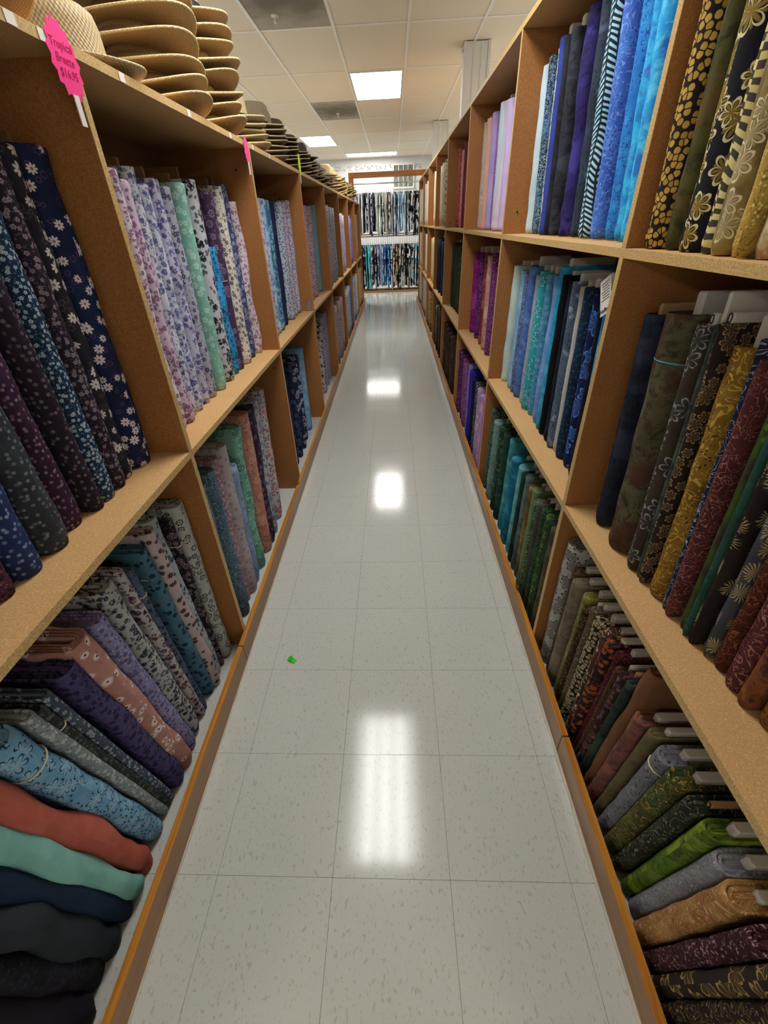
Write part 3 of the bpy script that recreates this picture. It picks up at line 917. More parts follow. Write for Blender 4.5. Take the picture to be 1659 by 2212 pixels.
bay('left', 'seventh upper left bay', ZL, -.645, .25, .66, UL[6] + TH, UL[7], 0, (0, 0), [
 (764.5, 'violet-blue floral fabric bolt', 'ditsy', '7f78c8 8c86d2 5a50a4 b2ace0', 60), (762, 'cyan and purple fabric bolt', 'mottle', '3f9ac8 6a6ad0 7c5cc0 58b4d8', 40), (759.5, 'lavender fabric bolt', 'ditsy', '9c90d0 a89cd8 6a5ea8 c2b8e4', 60)], board='brown', far=True, tmax=.11)
bay('left', 'farthest upper left bay', ZL, -.645, .25, .68, UL[7] + TH, UL[8], 0, (0, 0), [
 (775.5, 'grey spotted fabric bolt', 'dots', '9a9894 a6a4a0 5c5a5a c8c6c2', 50), (774, 'stone grey fabric bolt', 'ditsy', 'a8a49c b4b0a8 6c685f d0ccc4', 50), (772, 'charcoal spotted fabric bolt', 'dots', '8c8a8a 989696 4a4848 bcbaba', 50)], board='brown', far=True, tmax=.11)

# ---- left, floor row
LL0 = [
 (1.085, 'white black-gear-flower fabric bolt', 'ring', 'a7a9a6 b2b4b0 26262c c9c49c', 38, {'lean': 0, 'tie': .82, 'h': .72}),
 (1.035, 'black gear-flower fabric bolt', 'ring', '201c24 28222c 8d8086 6a5660', 46, {'lean': -1, 'tie': .86, 'h': .70}),
 (.968, 'pale blue-grey daisy fabric bolt', 'daisy', '9fadb2 a9b6ba 2c3444 6e7c86', 40, {'lean': -3, 'h': .755, 't': .075}),
 (.893, 'pale pink black-daisy fabric bolt', 'daisy', 'b3a2a2 bdadab 221f2a 6b5a62', 40, {'lean': -3.5, 'h': .745, 't': .074}),
 (.822, 'teal black-daisy fabric bolt', 'daisy', '3f6478 4c7388 141c2a 2a4656', 44, {'lean': -4, 'h': .715, 'tie': .86, 't': .066}),
 (.760, 'slate blue floral roll', 'ditsy', '4c586f 59667c 1f2636 39455a', 42, {'lean': -4.5, 'h': .71, 'tie': .86, 't': .058}),
 (.700, 'white burgundy-rose fabric bolt', 'rose', 'a9a5a8 b2aeb0 4a2336 5f4450', 44, {'lean': -5.5, 'h': .74, 't': .062, 'wr': 1.6, 'tie': .84}),
 (.636, 'white navy-rose fabric bolt', 'rose', 'a5a7a4 b0b1ad 2a2f44 474d5c', 44, {'lean': -6, 'h': .735, 't': .064, 'wr': 1.4}),
 (.574, 'lilac floral fabric bolt', 'ditsy', '7f7aa2 8c87ae 56517c b0accc', 60, {'lean': -7, 'h': .70, 't': .058}),
 (.502, 'peach white-daisy fabric bolt', 'daisy', 'ad7d74 b78980 e2d6d2 4a3238', 30, {'lean': -8, 'h': .715, 't': .088, 'k': 2, 'wr': 1.3, 'tie': .78}),
 (.420, 'dark purple floral fabric bolt', 'ditsy', '423a62 4c446e 241f3a 5b5284', 52, {'lean': -8.5, 'h': .69, 't': .075, 'wr': 1.4}),
 (.352, 'slate white-sprig fabric bolt', 'ditsy', '3c4656 465264 9aa3ac 5c6878', 60, {'lean': -9, 'h': .70, 't': .06}),
 (.300, 'black-green ditsy fabric roll', 'ditsy', '2c302e 343a38 5f6460 202424', 70, {'lean': -9, 'h': .69, 't': .045, 'tie': .88}),
 (.244, 'silver grey sprigged fabric bolt', 'ditsy', '7f8a8c 8b9698 b8c0c0 5e686c', 60, {'lean': -9.5, 'h': .70, 't': .062}),
 (.170, 'sky blue sketched-flower fabric bolt', 'leaf', '5f94b8 7fb0d0 1f3f5c a5c6da', 26, {'lean': -10, 'h': .71, 't': .082, 'tie': .84}),
 (.088, 'rumpled coral pin-dot fabric bolt', 'dots', 'b05a4c bc6656 7c3a34 8e463c', 70, {'lean': -10, 'h': .66, 't': .078, 'wr': 3.2, 'k': .35}),
 (.010, 'rumpled mint green pin-dot fabric bolt', 'dots', '78b0a8 86bdb4 4f847e 5c948c', 70, {'lean': -10, 'h': .66, 't': .074, 'wr': 2.6, 'k': .3}),
]
# positions from the photograph, bottoms on the floor
def zfloor(u, v):
    d = FW + RT * ((u - CX) / F_PX) - UP * ((v - CY) / F_PX)
    return CAM + d * (-CAM_H / d.z)
_pix = {2: (481, 1450), 3: (461, 1472), 4: (454, 1492), 5: (440, 1528), 6: (410, 1540), 7: (407, 1572), 8: (403, 1606), 9: (403, 1642), 10: (403, 1680), 11: (366, 1722), 13: (342, 1752), 14: (359, 1795), 15: (322, 1866), 16: (318, 1918)}
LL0 += [
 (-.055, 'dark navy velvety fabric bolt', 'solid', '14263a 1a2e46 0f1e30', 40, {'wr': 1.5, 't': .07}),
 (-.135, 'rumpled charcoal fabric bolt', 'solid', '23282e 2b3138 1c2026', 40, {'wr': 3, 't': .075}),
 (-.21, 'near-black textured fabric bolt', 'speck', '16161e 1c1b24 2c2a34 101016', 50, {'wr': 2.5, 't': .07}),
 (-.285, 'black-purple fabric bolt', 'solid', '17141d 1d1924 120f17', 40, {'wr': 2.5, 't': .07}),
]
_pix.update({17: (268, 1965), 18: (252, 2035), 19: (228, 2105), 20: (170, 2185)})
rows = []
prev = None
for i, r in enumerate(LL0):
    if i in _pix: yv = zfloor(*_pix[i]).y
    elif i == 12: yv = None
    else: yv = r[0]
    rows.append([yv] + list(r[1:]))
rows[12][0] = (rows[11][0] + rows[13][0]) / 2
rows = [tuple(r) for r in rows]
LLY = bay('left', 'nearest left floor bay', 0, -.678, .17, .69, -.6, UL[1], 0, (-3, -9.5), rows, board=None, roll=True)
LL1 = [
 (612, 'white pink-rose fabric bolt', 'rose', 'b3aeb0 bdb8b8 b06a70 4a4a52', 34, {'h': .74, 't': .085}),
 (600, 'white blue-flower fabric bolt', 'rose', 'a9aab2 b4b5bc 6a7894 6a6470', 34, {'h': .74}),
 (593, 'dark plum floral fabric bolt', 'rose', '2f2534 382c3e 6a5a70 4c3e52', 34, {'h': .74, 'wr': 2}),
 (586, 'peach ring-dot fabric bolt', 'ring', 'b47c6c be8878 d0a698 9a6456', 26, {'h': .74}),
 (574, 'mint green ring-flower fabric bolt', 'ring', '74aa98 80b4a2 4a7c6e a2cabc', 24, {'wr': 2.5, 'h': .725, 't': .07}),
 (562, 'pale blue navy-dot fabric bolt', 'dots', '7f94b8 8ca0c2 2c3a60 5a6c98', 26, {'wr': 2, 'k': .7, 'h': .60}),
 (554, 'white rose-dot fabric bolt', 'dots', 'aaa4a8 b4aeb2 8a5f6c 9a7a84', 30, {'h': .73}),
 (546, 'dusty rose floral fabric bolt', 'ditsy', '94747e a0808a c8b4b8 6a4c58', 66, {'h': .71}),
 (536, 'blue-teal paisley-vine fabric bolt', 'scroll', '3c586c 48667a a2b4bc 2a4456', 60, {'h': .70, 't': .06}),
 (526, 'grey-teal vine fabric bolt', 'scroll', '4c6270 58707c a8b6b8 344a58', 60, {'h': .68}),
 (519, 'plain plum fabric bolt', 'solid', '3c2438 462b42 301c2e', 40, {'h': .66}),
 (1.235, 'slate blue ditsy fabric bolt', 'ditsy', '56657e 62728a 2f3a50 93a0b2', 50, {'h': .62}),
]
bay('left', 'second left floor bay', 0, -.668, .19, .72, UL[1] + TH, UL[2], 0, (5, 1), LL1, board=None, roll=True)
bay('left', 'third left floor bay', 0, -.69, .24, .66, UL[2] + TH, UL[3], 0, (1, 1), [
 (676, 'light blue cloud fabric roll', 'mottle', '6f9cc4 82acd0 9cc0dc 5f8cb8', 40, {'t': .09, 'h': .66}), (668, 'navy white-flower fabric bolt', 'ring', '1c2c4c 243658 c6ccd6 8a98b0', 24), (661, 'ink blue ringed-flower fabric bolt', 'ring', '18233f 1f2c4c b9c0cc 5f6c88', 24),
 (654, 'dark navy flower fabric bolt', 'ring', '141c34 1a2440 4f5c86 2c3860', 28), (647, 'midnight blue fabric bolt', 'ring', '121a2e 182238 46527a 263052', 28), (2.56, 'blue-grey ditsy fabric bolt', 'ditsy', '5a6a84 667690 2c3850 9aa6b8', 50)], board='brown')
bay('left', 'fourth left floor bay', 0, -.69, .24, .68, UL[3] + TH, UL[4], 0, (0, 0), [
 (718, 'lilac ditsy fabric bolt', 'ditsy', '9a94ae a6a0b8 66607c c0bccc', 60), (713, 'grey-violet ditsy fabric bolt', 'ditsy', 'a29ab2 aea6bc 6c6480 c8c2d2', 60), (707, 'white black-blossom fabric bolt', 'rose', 'b4b0b6 bebac0 2c2834 6a5a6c', 26), (701, 'white plum-blossom fabric bolt', 'rose', 'b8acb8 c2b6c2 4c2844 7c5a72', 30), (694, 'pale mauve fabric bolt', 'rose', 'b4a4b4 beb0be 6a4a66 8c7a8a', 30)], board='white', tmax=.1)
bay('left', 'fifth left floor bay', 0, -.645, .24, .68, UL[4] + TH, UL[5], 0, (0, 0), [
 (748, 'plain rose pink fabric bolt', 'solid', 'b88a9a c094a4 a47888', 40), (743, 'sage grey ditsy fabric bolt', 'ditsy', '9a9e94 a6aaa0 6a6e66 c0c2ba', 60), (738, 'pink ditsy fabric bolt', 'ditsy', 'b898a6 c2a4b0 8a6474 d4c0c8', 60), (733, 'dusty pink fabric bolt', 'ditsy', 'b494a2 be9eac 86606f d0bcc4', 60)], board='brown', far=True, tmax=.11)
bay('left', 'sixth left floor bay', 0, -.645, .24, .68, UL[5] + TH, UL[6], 0, (0, 0), [
 (767.5, 'navy floral fabric bolt', 'ditsy', '2a3a62 344672 8a98bc 5a6a96', 50), (764, 'periwinkle fabric bolt', 'solid', '7f90c0 8a9aca 7080b0', 40), (760.5, 'silver ditsy fabric bolt', 'ditsy', 'a2a6a4 aeb2b0 5f6666 c8cccc', 50), (757, 'light grey ditsy fabric bolt', 'ditsy', 'aaacaa b6b8b6 686c6c ced0d0', 50)], board='brown', far=True, tmax=.12)
bay('left', 'seventh left floor bay', 0, -.645, .24, .70, UL[6] + TH, UL[7], 0, (0, 0), [
 (777, 'cream fabric bolt', 'solid', 'c8b890 d0c29c bcac84', 40), (774, 'deep blue fabric bolt', 'ditsy', '2c3c6a 36487a 8c9ac0 5c6ca0', 50), (771.5, 'blue-white fabric bolt', 'ditsy', '8c9cc0 98a8ca 4c5c8c c2ccde', 50)], board='brown', far=True, tmax=.13)
bay('left', 'farthest left floor bay', 0, -.645, .24, .70, UL[7] + TH, UL[8], 0, (0, 0), [
 (783.5, 'taupe marbled fabric bolt', 'mottle', '98886f a6967c 857560 b4a68c', 40), (781.5, 'beige fabric bolt', 'solid', 'c0aa80 cab48c b49e74', 40)], board='tan', far=True, tmax=.14)

# ---- right, upper tier
RU0 = [
 (1396, 'black and gold pebble batik bolt', 'pebble', '241c1c 2a2020 c8a452 a98636', 78, {'t': .055, 'lean': 1.5}),
 (1426, 'mossy olive batik bolt', 'mottle', '3c3c1c 4c4c26 2c2a14 5a4a26', 40, {'t': .045, 'lean': 2}),
 (1464, 'black batik bolt with golden blossoms', 'leaf', '17161c 1c1d28 d8cda0 a88a30', 22, {'t': .065, 'lean': 1.5}),
 (1505, 'cream and olive zebra batik bolt', 'zebra', '3c4230 4a3438 d2c690 bfae66', 34, {'t': .05, 'lean': 1.5}),
 (1537, 'taupe and cream petal batik bolt', 'leaf', '6c5c40 a08c50 d6cca8 b8a882', 24, {'t': .05}),
 (1572, 'mustard gold batik bolt', 'scroll', 'a88a3c b89a4a d8c27c 8a6c2c', 50, {'t': .04}),
 (1594, 'gold and brown batik bolt', 'scroll', '9c8038 b0924a 6c5424 d0ba78', 50, {}),
 (1618, 'cream and grey watercolour batik bolt', 'mottle', 'c8b48c d8c8a2 8c8878 a06c3c', 40, {'t': .05}),
 (1652, 'green and ivory batik bolt', 'scroll', '5c8c3c 8ab05c d8d4a8 3c6c2c', 40, {}),
 (.66, 'straw yellow batik bolt', 'mottle', 'c0a45c d0b66c a88844 dcc68a', 40, {}),
]
bay('right', 'nearest upper right bay', ZR2, .537, .20, .58, UR[0] + TH, UR[1], 0, (1.5, 1.5), RU0, tmax=.06)
RU1 = [
 (1133, 'ice blue plain fabric bolt', 'solid', 'a9c0cc b4cad4 9cb4c0', 40, {'t': .062, 'h': .56}),
 (1147, 'black-and-aqua lace batik bolt', 'scroll', '1c2436 28406a a8ccd4 4c8ca8', 90, {'t': .05, 'h': .57}),
 (1159, 'white sprig-print fabric bolt', 'ditsy', 'b8beb6 c2c8c0 4c6a72 8a9a98', 50, {'h': .57}),
 (1166, 'slim royal blue fabric bolt', 'solid', '2c3c86 344696 24326e', 40, {}),
 (1174, 'slim black fabric bolt', 'mottle', '1c1d22 24252b 2c2e36 15161a', 40, {'t': .034}),
 (1186, 'charcoal mottled batik bolt', 'mottle', '24262e 30333d 15161c 3c404c', 40, {'t': .05}),
 (1208, 'deep indigo batik bolt', 'mottle', '262056 30286a 1a163c 3e3686', 40, {'t': .055, 'wr': 3}),
 (1232, 'slate blue-black batik bolt', 'speck', '26303e 303c4c 1a222e 46566a', 40, {'t': .05}),
 (1253, 'black and sky blue fern batik bolt', 'fern', '1c1a24 26303c 8cc4dc b0dcea', 36, {'t': .06}),
 (1277, 'cornflower blue swirl batik bolt', 'scroll', '3c5cb8 4a7cd0 7ca4e0 2c48a0', 40, {'t': .05}),
 (1301, 'royal blue leaf batik bolt', 'leaf', '2468b8 2c84d0 1c4a96 3c9cdc', 30, {'t': .055}),
 (1327, 'bright cyan and violet batik bolt', 'mottle', '2a9cd6 38b4e4 2474c0 4a48a8', 40, {'t': .05}),
 (1345, 'turquoise splash batik bolt', 'mottle', '2a8cd0 34a8e0 5cc4ec 2c60b8', 40, {'t': .05}),
 (1.20, 'sapphire batik bolt', 'mottle', '2a70c0 3488d0 2058a0 48a0e0', 40, {}),
]
bay('right', 'second upper right bay', ZR2, .60, .20, .59, UR[1] + TH, UR[2], 0, (6, 7), RU1, tmax=.065)
bay('right', 'third upper right bay', ZR2, .60, .20, .58, UR[2] + TH, UR[3], 0, (2, 3), [
 (1032, 'grey speckled fabric bolt', 'speck', 'a8a09c b4aca8 8c7c78 c4bcb8', 60, {'t': .06}), (1040, 'peach fabric bolt', 'solid', 'c89884 d0a28e bc8c78', 40, {'t': .06}), (1047, 'lavender fabric bolt', 'solid', '9c8cc4 a898ce 8c7cb4', 40, {'t': .07}), (1055, 'orchid purple batik bolt', 'scroll', '7c4c8c 8c5c9c b88cc0 5c346c', 70, {'t': .06}),
 (1063, 'pale aqua fabric bolt', 'solid', 'a8bcc8 b4c6d0 9cb0bc', 40), (1070, 'white-pink creased fabric bolt', 'solid', 'c0b4c8 cabfd0 b4a8bc', 40, {'wr': 4, 't': .07}), (1077, 'pale lilac fabric bolt', 'solid', 'b8a4d0 c2b0d8 ac98c4', 40), (2.56, 'mauve fabric bolt', 'solid', 'a888b8 b294c2 9c7cac', 40)], tmax=.08)
bay('right', 'fourth upper right bay', ZR2, .60, .20, .58, UR[3] + TH, UR[4], 0, (1, 1), [
 (984, 'brick red print fabric bolt', 'speck', '8c3434 9a4040 c89888 6c2424', 60), (990, 'pink-dotted rose fabric bolt', 'speck', 'a8707c b47c88 d0a8ac 8c5460', 60), (995.5, 'dark crimson fabric bolt', 'solid', '5c1c20 682428 4c1418', 40), (1001, 'maroon fabric bolt', 'solid', '6c242c 782c34 5c1c24', 40), (1007, 'wine red fabric bolt', 'solid', '641c28 702430 54141e', 40)], tmax=.09)
bay('right', 'fifth upper right bay', ZR2, .54, .20, .58, UR[4] + TH, UR[5], 0, (0, 0), [
 (948, 'beige linen fabric bolt', 'solid', 'b4a890 beb29c a89c84', 40), (952.5, 'stone beige fabric bolt', 'speck', 'aca088 b8ac94 8c8068 c8bea8', 50), (958, 'black-flowered beige fabric bolt', 'rose', 'a89c84 b4a890 342c26 6c6050', 34), (964, 'brown-flowered stone fabric bolt', 'rose', 'a09480 ac9e8a 4c3c30 746654', 34)], far=True, tmax=.12)
bay('right', 'sixth upper right bay', ZR2, .54, .20, .58, UR[5] + TH, UR[6], 0, (0, 0), [
 (937, 'cream fabric bolt', 'solid', 'd4c8a8 dcd0b2 c8bc9c', 40), (942, 'butter yellow fabric bolt', 'solid', 'cfb26c d8bc78 c4a660', 40)], far=True, tmax=.12)
bay('right', 'seventh upper right bay', ZR2, .54, .20, .58, UR[6] + TH, UR[7], 0, (0, 0), [
 (918, 'white fabric bolt', 'solid', 'd4d0c6 dcd8ce c8c4ba', 40), (921, 'ivory fabric bolt', 'solid', 'd8d2c0 e0dac8 ccc6b4', 40), (924.5, 'soft white fabric bolt', 'solid', 'd0ccc4 d8d4cc c4c0b8', 40)], far=True, tmax=.14)
bay('right', 'farthest upper right bay', ZR2, .54, .20, .56, UR[7] + TH, UR[8], 0, (0, 0), [
 (907.5, 'chalk white fabric bolt', 'solid', 'd0cec8 d8d6d0 c4c2bc', 40), (910.5, 'bone white fabric bolt', 'solid', 'd2ccbc dad4c4 c6c0b0', 40)], far=True, tmax=.15)

# ---- right, middle tier
RM0 = [
 (1.075, 'dark brown scroll batik bolt', 'scroll', '2c2620 3a3228 6c5c44 1c1814', 60, {'t': .04, 'h': .54, 'dx': -.05}),
 (1266, 'tan and brown batik bolt', 'mottle', '6c4c2c 84623a 4c3420 9c7c50', 40, {'t': .035, 'h': .5, 'dx': -.02}),
 (1282, 'ink navy mottled batik bolt', 'mottle', '1e2230 282d3e 161922 343a4e', 40, {'t': .045, 'board': 'tan', 'lean': 5}),
 (1318, 'thick moss-brown marbled batik bolt', 'mottle', '4c4834 625d46 332b1e 4c3029', 40, {'t': .086, 'tie': .83, 'tiemat': 'tealstring', 'prot': .04}),
 (1351, 'brown grey-leaf batik bolt', 'leaf', '3a3028 443a2e 8c9298 3c3c34', 22, {'t': .05, 'mark': 'o'}),
 (1366, 'dusky green batik bolt', 'mottle', '34443c 3e5048 24302e 4c6058', 40, {'t': .036, 'prot': .055}),
 (1376, 'black-brown blossom batik bolt', 'leaf', '241e1c 2e2622 a88a60 5c4a34', 40, {'t': .05, 'mark': 'o'}),
 (1399, 'mustard leaf batik bolt', 'scroll', '6c501c 8c6c28 c8a448 3c2c12', 42, {'t': .07, 'prot': .05}),
 (1421, 'navy white-swirl batik bolt', 'scroll', '1c2238 262e48 a8b0bc 3c4868', 50, {'t': .036}),
 (1434, 'maroon dotted-paisley batik bolt', 'scroll', '4c2426 5c3030 a06c64 2c1618', 56, {'t': .05, 'mark': 'o'}),
 (1456, 'brown-to-green dappled batik bolt', 'dots', '3c2a2c 3c5c20 6c9434 5c3c38', 40, {'t': .048}),
 (1470, 'deep teal green batik bolt', 'dots', '24443c 2c5448 4c7c70 1c342e', 40, {'t': .036}),
 (1484, 'black feather-burst batik bolt', 'feather', '201a1c 28201e c8b884 9c8450', 20, {'t': .062}),
 (1508, 'slate daisy-burst batik bolt', 'feather', '383a40 44464e a8a498 c0a048', 18, {'t': .045}),
 (1530, 'rust-brown vine batik bolt', 'scroll', '3c1c14 4c261a 8a5034 2c140e', 44, {'t': .075}),
 (1562, 'maroon scrollwork batik bolt', 'scroll', '4c2428 5a2e30 a8746c 34181c', 40, {'t': .07}),
 (1594, 'coppery brown batik bolt', 'mottle', '6c4020 845030 3c2430 9c6838', 40, {'t': .05}),
 (1632, 'golden brown vine batik bolt', 'scroll', '6c4c1c 845e28 3c2810 a88040', 40, {'t': .055}),
 (.285, 'black-green batik bolt', 'mottle', '1c2420 242e28 141a18 303c36', 40, {'t': .05}),
 (.215, 'dark chestnut batik bolt', 'mottle', '4c2c1c 5c3826 34201a 6c4c34', 40, {'t': .05}),
]
bay('right', 'nearest middle right bay', ZR1, (.562, .615), .20, .575, UR[0] + TH, UR[1], 0, (4.5, 2), RM0, tmax=.08)
RM1 = [
 (1076, 'pale mint fabric bolt', 'solid', 'b0c8c8 bcd2d0 a4bcbc', 40, {'t': .062}),
 (1087, 'light blue batik bolt', 'mottle', '7cb0d8 8cbee0 6c9ccc 9ccbe6', 40, {'t': .06}),
 (1093, 'blue and white lace bolt', 'scroll', '3c4c80 4a5c92 b8c4d4 28345c', 80, {'h': .54}),
 (1100, 'denim blue batik bolt', 'mottle', '4a6cb0 587cc0 3c5898 6c90cc', 40, {}),
 (1110, 'silver grey damask bolt', 'scroll', '94a4b4 a2b0be 7c8c9e b8c2cc', 40, {'t': .048}),
 (1119, 'turquoise flower batik bolt', 'leaf', '2c98a8 38a8b8 9cd4d8 207c90', 24, {}),
 (1128, 'teal-blue batik bolt', 'leaf', '4488b0 5098c0 3474a0 7cb8d4', 34, {'t': .045}),
 (1141, 'periwinkle blue fabric bolt', 'mottle', '6c94d4 7ca2de 5c84c4 8cb0e4', 40, {'t': .05, 'wr': 2}),
 (1150, 'bright aqua batik bolt', 'mottle', '2c94c0 38a4d0 2080b0 58b8dc', 40, {'h': .6}),
 (1158, 'jet black fabric bolt', 'solid', '0c0e16 11131c 080a10', 40, {}),
 (1169, 'blue-black batik bolt', 'mottle', '121824 1a2232 0c1018 222c40', 40, {}),
 (1179, 'grey-blue pebble-print bolt', 'speck', '54647e 62728c 2c3850 94a2b4', 60, {}),
 (1186, 'slim cream-edged bolt', 'solid', 'b4b4b0 bebebA a8a8a4', 40, {'h': .56}),
 (1196, 'dark blue bubble batik bolt', 'dots', '14263c 1c3450 3c6084 2c4c70', 60, {'t': .05}),
 (1210, 'navy bright-flower batik bolt', 'leaf', '101a44 182458 5c8cd8 4a6cc0', 16, {'t': .055}),
 (1226, 'black firework batik bolt', 'feather', '14151e 1b1d28 6c7890 4c566c', 20, {'t': .05}),
 (1.27, 'azure batik bolt', 'mottle', '2c84c8 3894d8 2070b0 54a8e0', 40, {}),
 (1.20, 'steel blue batik bolt', 'mottle', '3c5c84 486a94 2c486c 5c80a8', 40, {}),
]
RM1[12] = (1186, 'slim cream-edged bolt', 'solid', 'b4b4b0 bebeba a8a8a4', 40, {'h': .56})
bay('right', 'second middle right bay', ZR1, .585, .20, .575, UR[1] + TH, UR[2], 0, (-1, 5), RM1, tmax=.065)
bay('right', 'third middle right bay', ZR1, .585, .20, .57, UR[2] + TH, UR[3], 0, (0, 3), [
 (1012, 'magenta batik bolt', 'mottle', '7c1c6c 8c2480 6c1458 a03c90', 40, {'t': .07}), (1021, 'purple speckled batik bolt', 'speck', '4c1c54 5c2864 9c6ca0 381440', 60, {'t': .06}), (1030, 'brick brown batik bolt', 'mottle', '7c3430 8c4440 5c2424 9c5c50', 40, {'t': .06}), (1038, 'pale pink batik bolt', 'mottle', 'b08484 bc9090 a07474 c8a4a0', 40, {'t': .06}),
 (1046, 'plum and pink batik bolt', 'speck', '5c2458 6c306a b47ca0 441844', 50, {'t': .06}), (1055, 'magenta lace batik bolt', 'scroll', '7c2c6c 8c387c d08cb8 5c1c50', 80, {'t': .05}), (1061, 'violet batik bolt', 'mottle', '5c2c7c 6c388c 4c206c 8050a0', 40), (2.56, 'mulberry batik bolt', 'mottle', '5c1c44 6c2854 4c1438 803c68', 40)], tmax=.08)
bay('right', 'fourth middle right bay', ZR1, .585, .20, .57, UR[3] + TH, UR[4], 0, (0, 1), [
 (966, 'dark green vine batik bolt', 'scroll', '2c3424 36402c 5c6c4c 1c2418', 50), (970.5, 'bottle green batik bolt', 'solid', '263020 303c28 1e2818', 40), (975, 'forest green batik bolt', 'solid', '2c3824 36442c 222c1c', 40), (979.5, 'olive black batik bolt', 'speck', '24281c 2e3424 6c7454 1a1e14', 50), (984, 'dark olive speckled batik bolt', 'speck', '262a1e 303628 747c5c 1c2016', 50), (990, 'green-black batik bolt', 'mottle', '20281e 2a3426 181e16 364030', 40)], tmax=.1)
bay('right', 'fifth middle right bay', ZR1, .54, .20, .57, UR[4] + TH, UR[5], 0, (0, 0), [
 (941, 'midnight navy fabric bolt', 'solid', '1a2030 222a3c 141a28', 40), (945, 'ink blue fabric bolt', 'solid', '1c2438 242e44 161c2c', 40), (949, 'dark denim fabric bolt', 'solid', '22304a 2a3a56 1a263c', 40), (954, 'denim blue fabric bolt', 'solid', '4a6288 567094 3e547a', 40)], far=True, tmax=.12)
bay('right', 'sixth middle right bay', ZR1, .54, .20, .57, UR[5] + TH, UR[6], 0, (0, 0), [
 (929, 'pale yellow fabric bolt', 'solid', 'c8ac6c d0b678 bca060', 40), (932.5, 'ivory yellow fabric bolt', 'solid', 'd4c090 dcca9c c8b484', 40)], far=True, tmax=.11)
bay('right', 'seventh middle right bay', ZR1, .54, .20, .57, UR[6] + TH, UR[7], 0, (0, 0), [
 (918, 'slim white fabric bolt', 'solid', 'd8d0c4 e0d8cc ccc4b8', 40), (922, 'cream white fabric bolt', 'solid', 'd4c8b0 dcd0b8 c8bca4', 40)], far=True, tmax=.10)
bay('right', 'farthest middle right bay', ZR1, .54, .20, .57, UR[7] + TH, UR[8], 0, (0, 0), [
 (906, 'beige fabric bolt', 'solid', 'c4b8a0 cec2aa b8ac94', 40), (909, 'mottled beige fabric bolt', 'mottle', 'bcae94 c8baa0 a89a80 d0c4ac', 40)], far=True, tmax=.15)

# ---- right, floor row (positions read where the bolts meet the rail)
RL0 = [
 (1.06, 'black-and-white leaf batik bolt', 'leaf', 'a2a29c acaca6 141418 3a3a3c', 24, {'t': .065, 'h': .56}),
 (1.005, 'brown batik bolt', 'scroll', '3c2c20 483628 7c6044 281c14', 50, {'t': .036}),
 (0.965, 'grey-taupe mottled batik bolt', 'mottle', '6c6454 7a7262 58503f 847c6c', 40, {'t': .05}),
 (0.92, 'yellow-green shaded batik bolt', 'mottle', '6c6c34 848440 4c5430 989450', 40, {'t': .05}),
 (0.887, 'brown gold-speckled batik bolt', 'speck', '2c2018 38281c 8c743c 1c140e', 60, {'t': .042}),
 (0.86, 'taupe scroll batik bolt', 'scroll', '4c4434 585040 8c8468 342e22', 50, {'t': .034}),
 (0.83, 'black and ivory print batik bolt', 'pebble', '24201c 2a2622 b4a888 94886a', 70, {'t': .052}),
 (0.792, 'brown batik bolt with white motifs', 'leaf', '2c241e 6c4028 c8bfa8 3a3430', 14, {'t': .05, 'mark': 'o'}),
 (0.758, 'black batik bolt with orange leaves', 'rose', '1c1820 242028 a45828 6c2c20', 44, {'t': .054}),
 (0.728, 'dark red dotted batik bolt', 'dots', '3c1418 481a1e 9c5c50 6c2c28', 90, {'t': .046}),
 (0.702, 'brown gold-vine batik bolt', 'scroll', '3c2618 483020 7c5c34 281810', 44, {'t': .044}),
 (0.678, 'maroon white-frond batik bolt', 'feather', '2c181c 381f24 a88c8c 6c4848', 44, {'t': .05, 'board': 'tan'}),
 (0.655, 'dark green batik bolt', 'mottle', '24302a 2e3c34 1a2420 384a40', 40, {'t': .032}),
 (0.625, 'folded plain brown fabric bolt', 'solid', '6c4830 785238 5c3c28', 40, {'t': .052, 'wr': 2, 'h': .6, 'board': None}),
 (0.592, 'rose and grey mottled batik bolt', 'mottle', '6c4038 7c5048 4c3840 8c5c48', 40, {'t': .064}),
 (0.558, 'slim olive and pink batik bolt', 'mottle', '5c5c38 6c6c44 6c4c44 4c4c30', 40, {'t': .038}),
 (0.52, 'grey black-flecked fabric roll', 'speck', '6c6c74 7a7a84 34343c 888890', 60, {'t': .062, 'tie': .88}),
 (0.476, 'gold and green scribble batik bolt', 'scroll', '3c3a1c 3c5430 a8924c 6c4c20', 50, {'t': .066}),
 (0.435, 'black-green paisley batik bolt', 'scroll', '20241e 282e26 7c7c5c 161a16', 40, {'t': .045, 'board': 'tan', 'mark': 'o'}),
 (0.392, 'bright leaf green batik bolt', 'mottle', '4c6420 5c7828 344818 8ca034', 40, {'t': .056}),
 (0.352, 'lavender-grey swirl batik bolt', 'scroll', '74747c 84848c a4a8a4 5c5c66', 60, {'t': .064}),
 (0.308, 'tan rust swirl batik bolt', 'scroll', '8c5c34 a8804c c8a478 5c3420', 56, {'t': .066}),
 (0.264, 'maroon confetti batik bolt', 'speck', '34181e 401f26 a08080 281216', 60, {'t': .066}),
 (0.228, 'dark brown batik bolt with gold swirls', 'leaf', '281e1c 302422 9c8448 5c4c30', 16, {'t': .064}),
 (0.193, 'black and gold scribble batik bolt', 'scroll', '1e1818 261e1c 8c7844 141010', 50, {'t': .058}),
 (0.16, 'black white-flecked batik bolt', 'speck', '1c181e 241f26 a0989c 141116', 50, {'t': .058}),
]
bay('right', 'nearest right floor bay', 0, .538, .20, .50, -.4, UR[1], .03, (0, -8), RL0, tmax=.07)
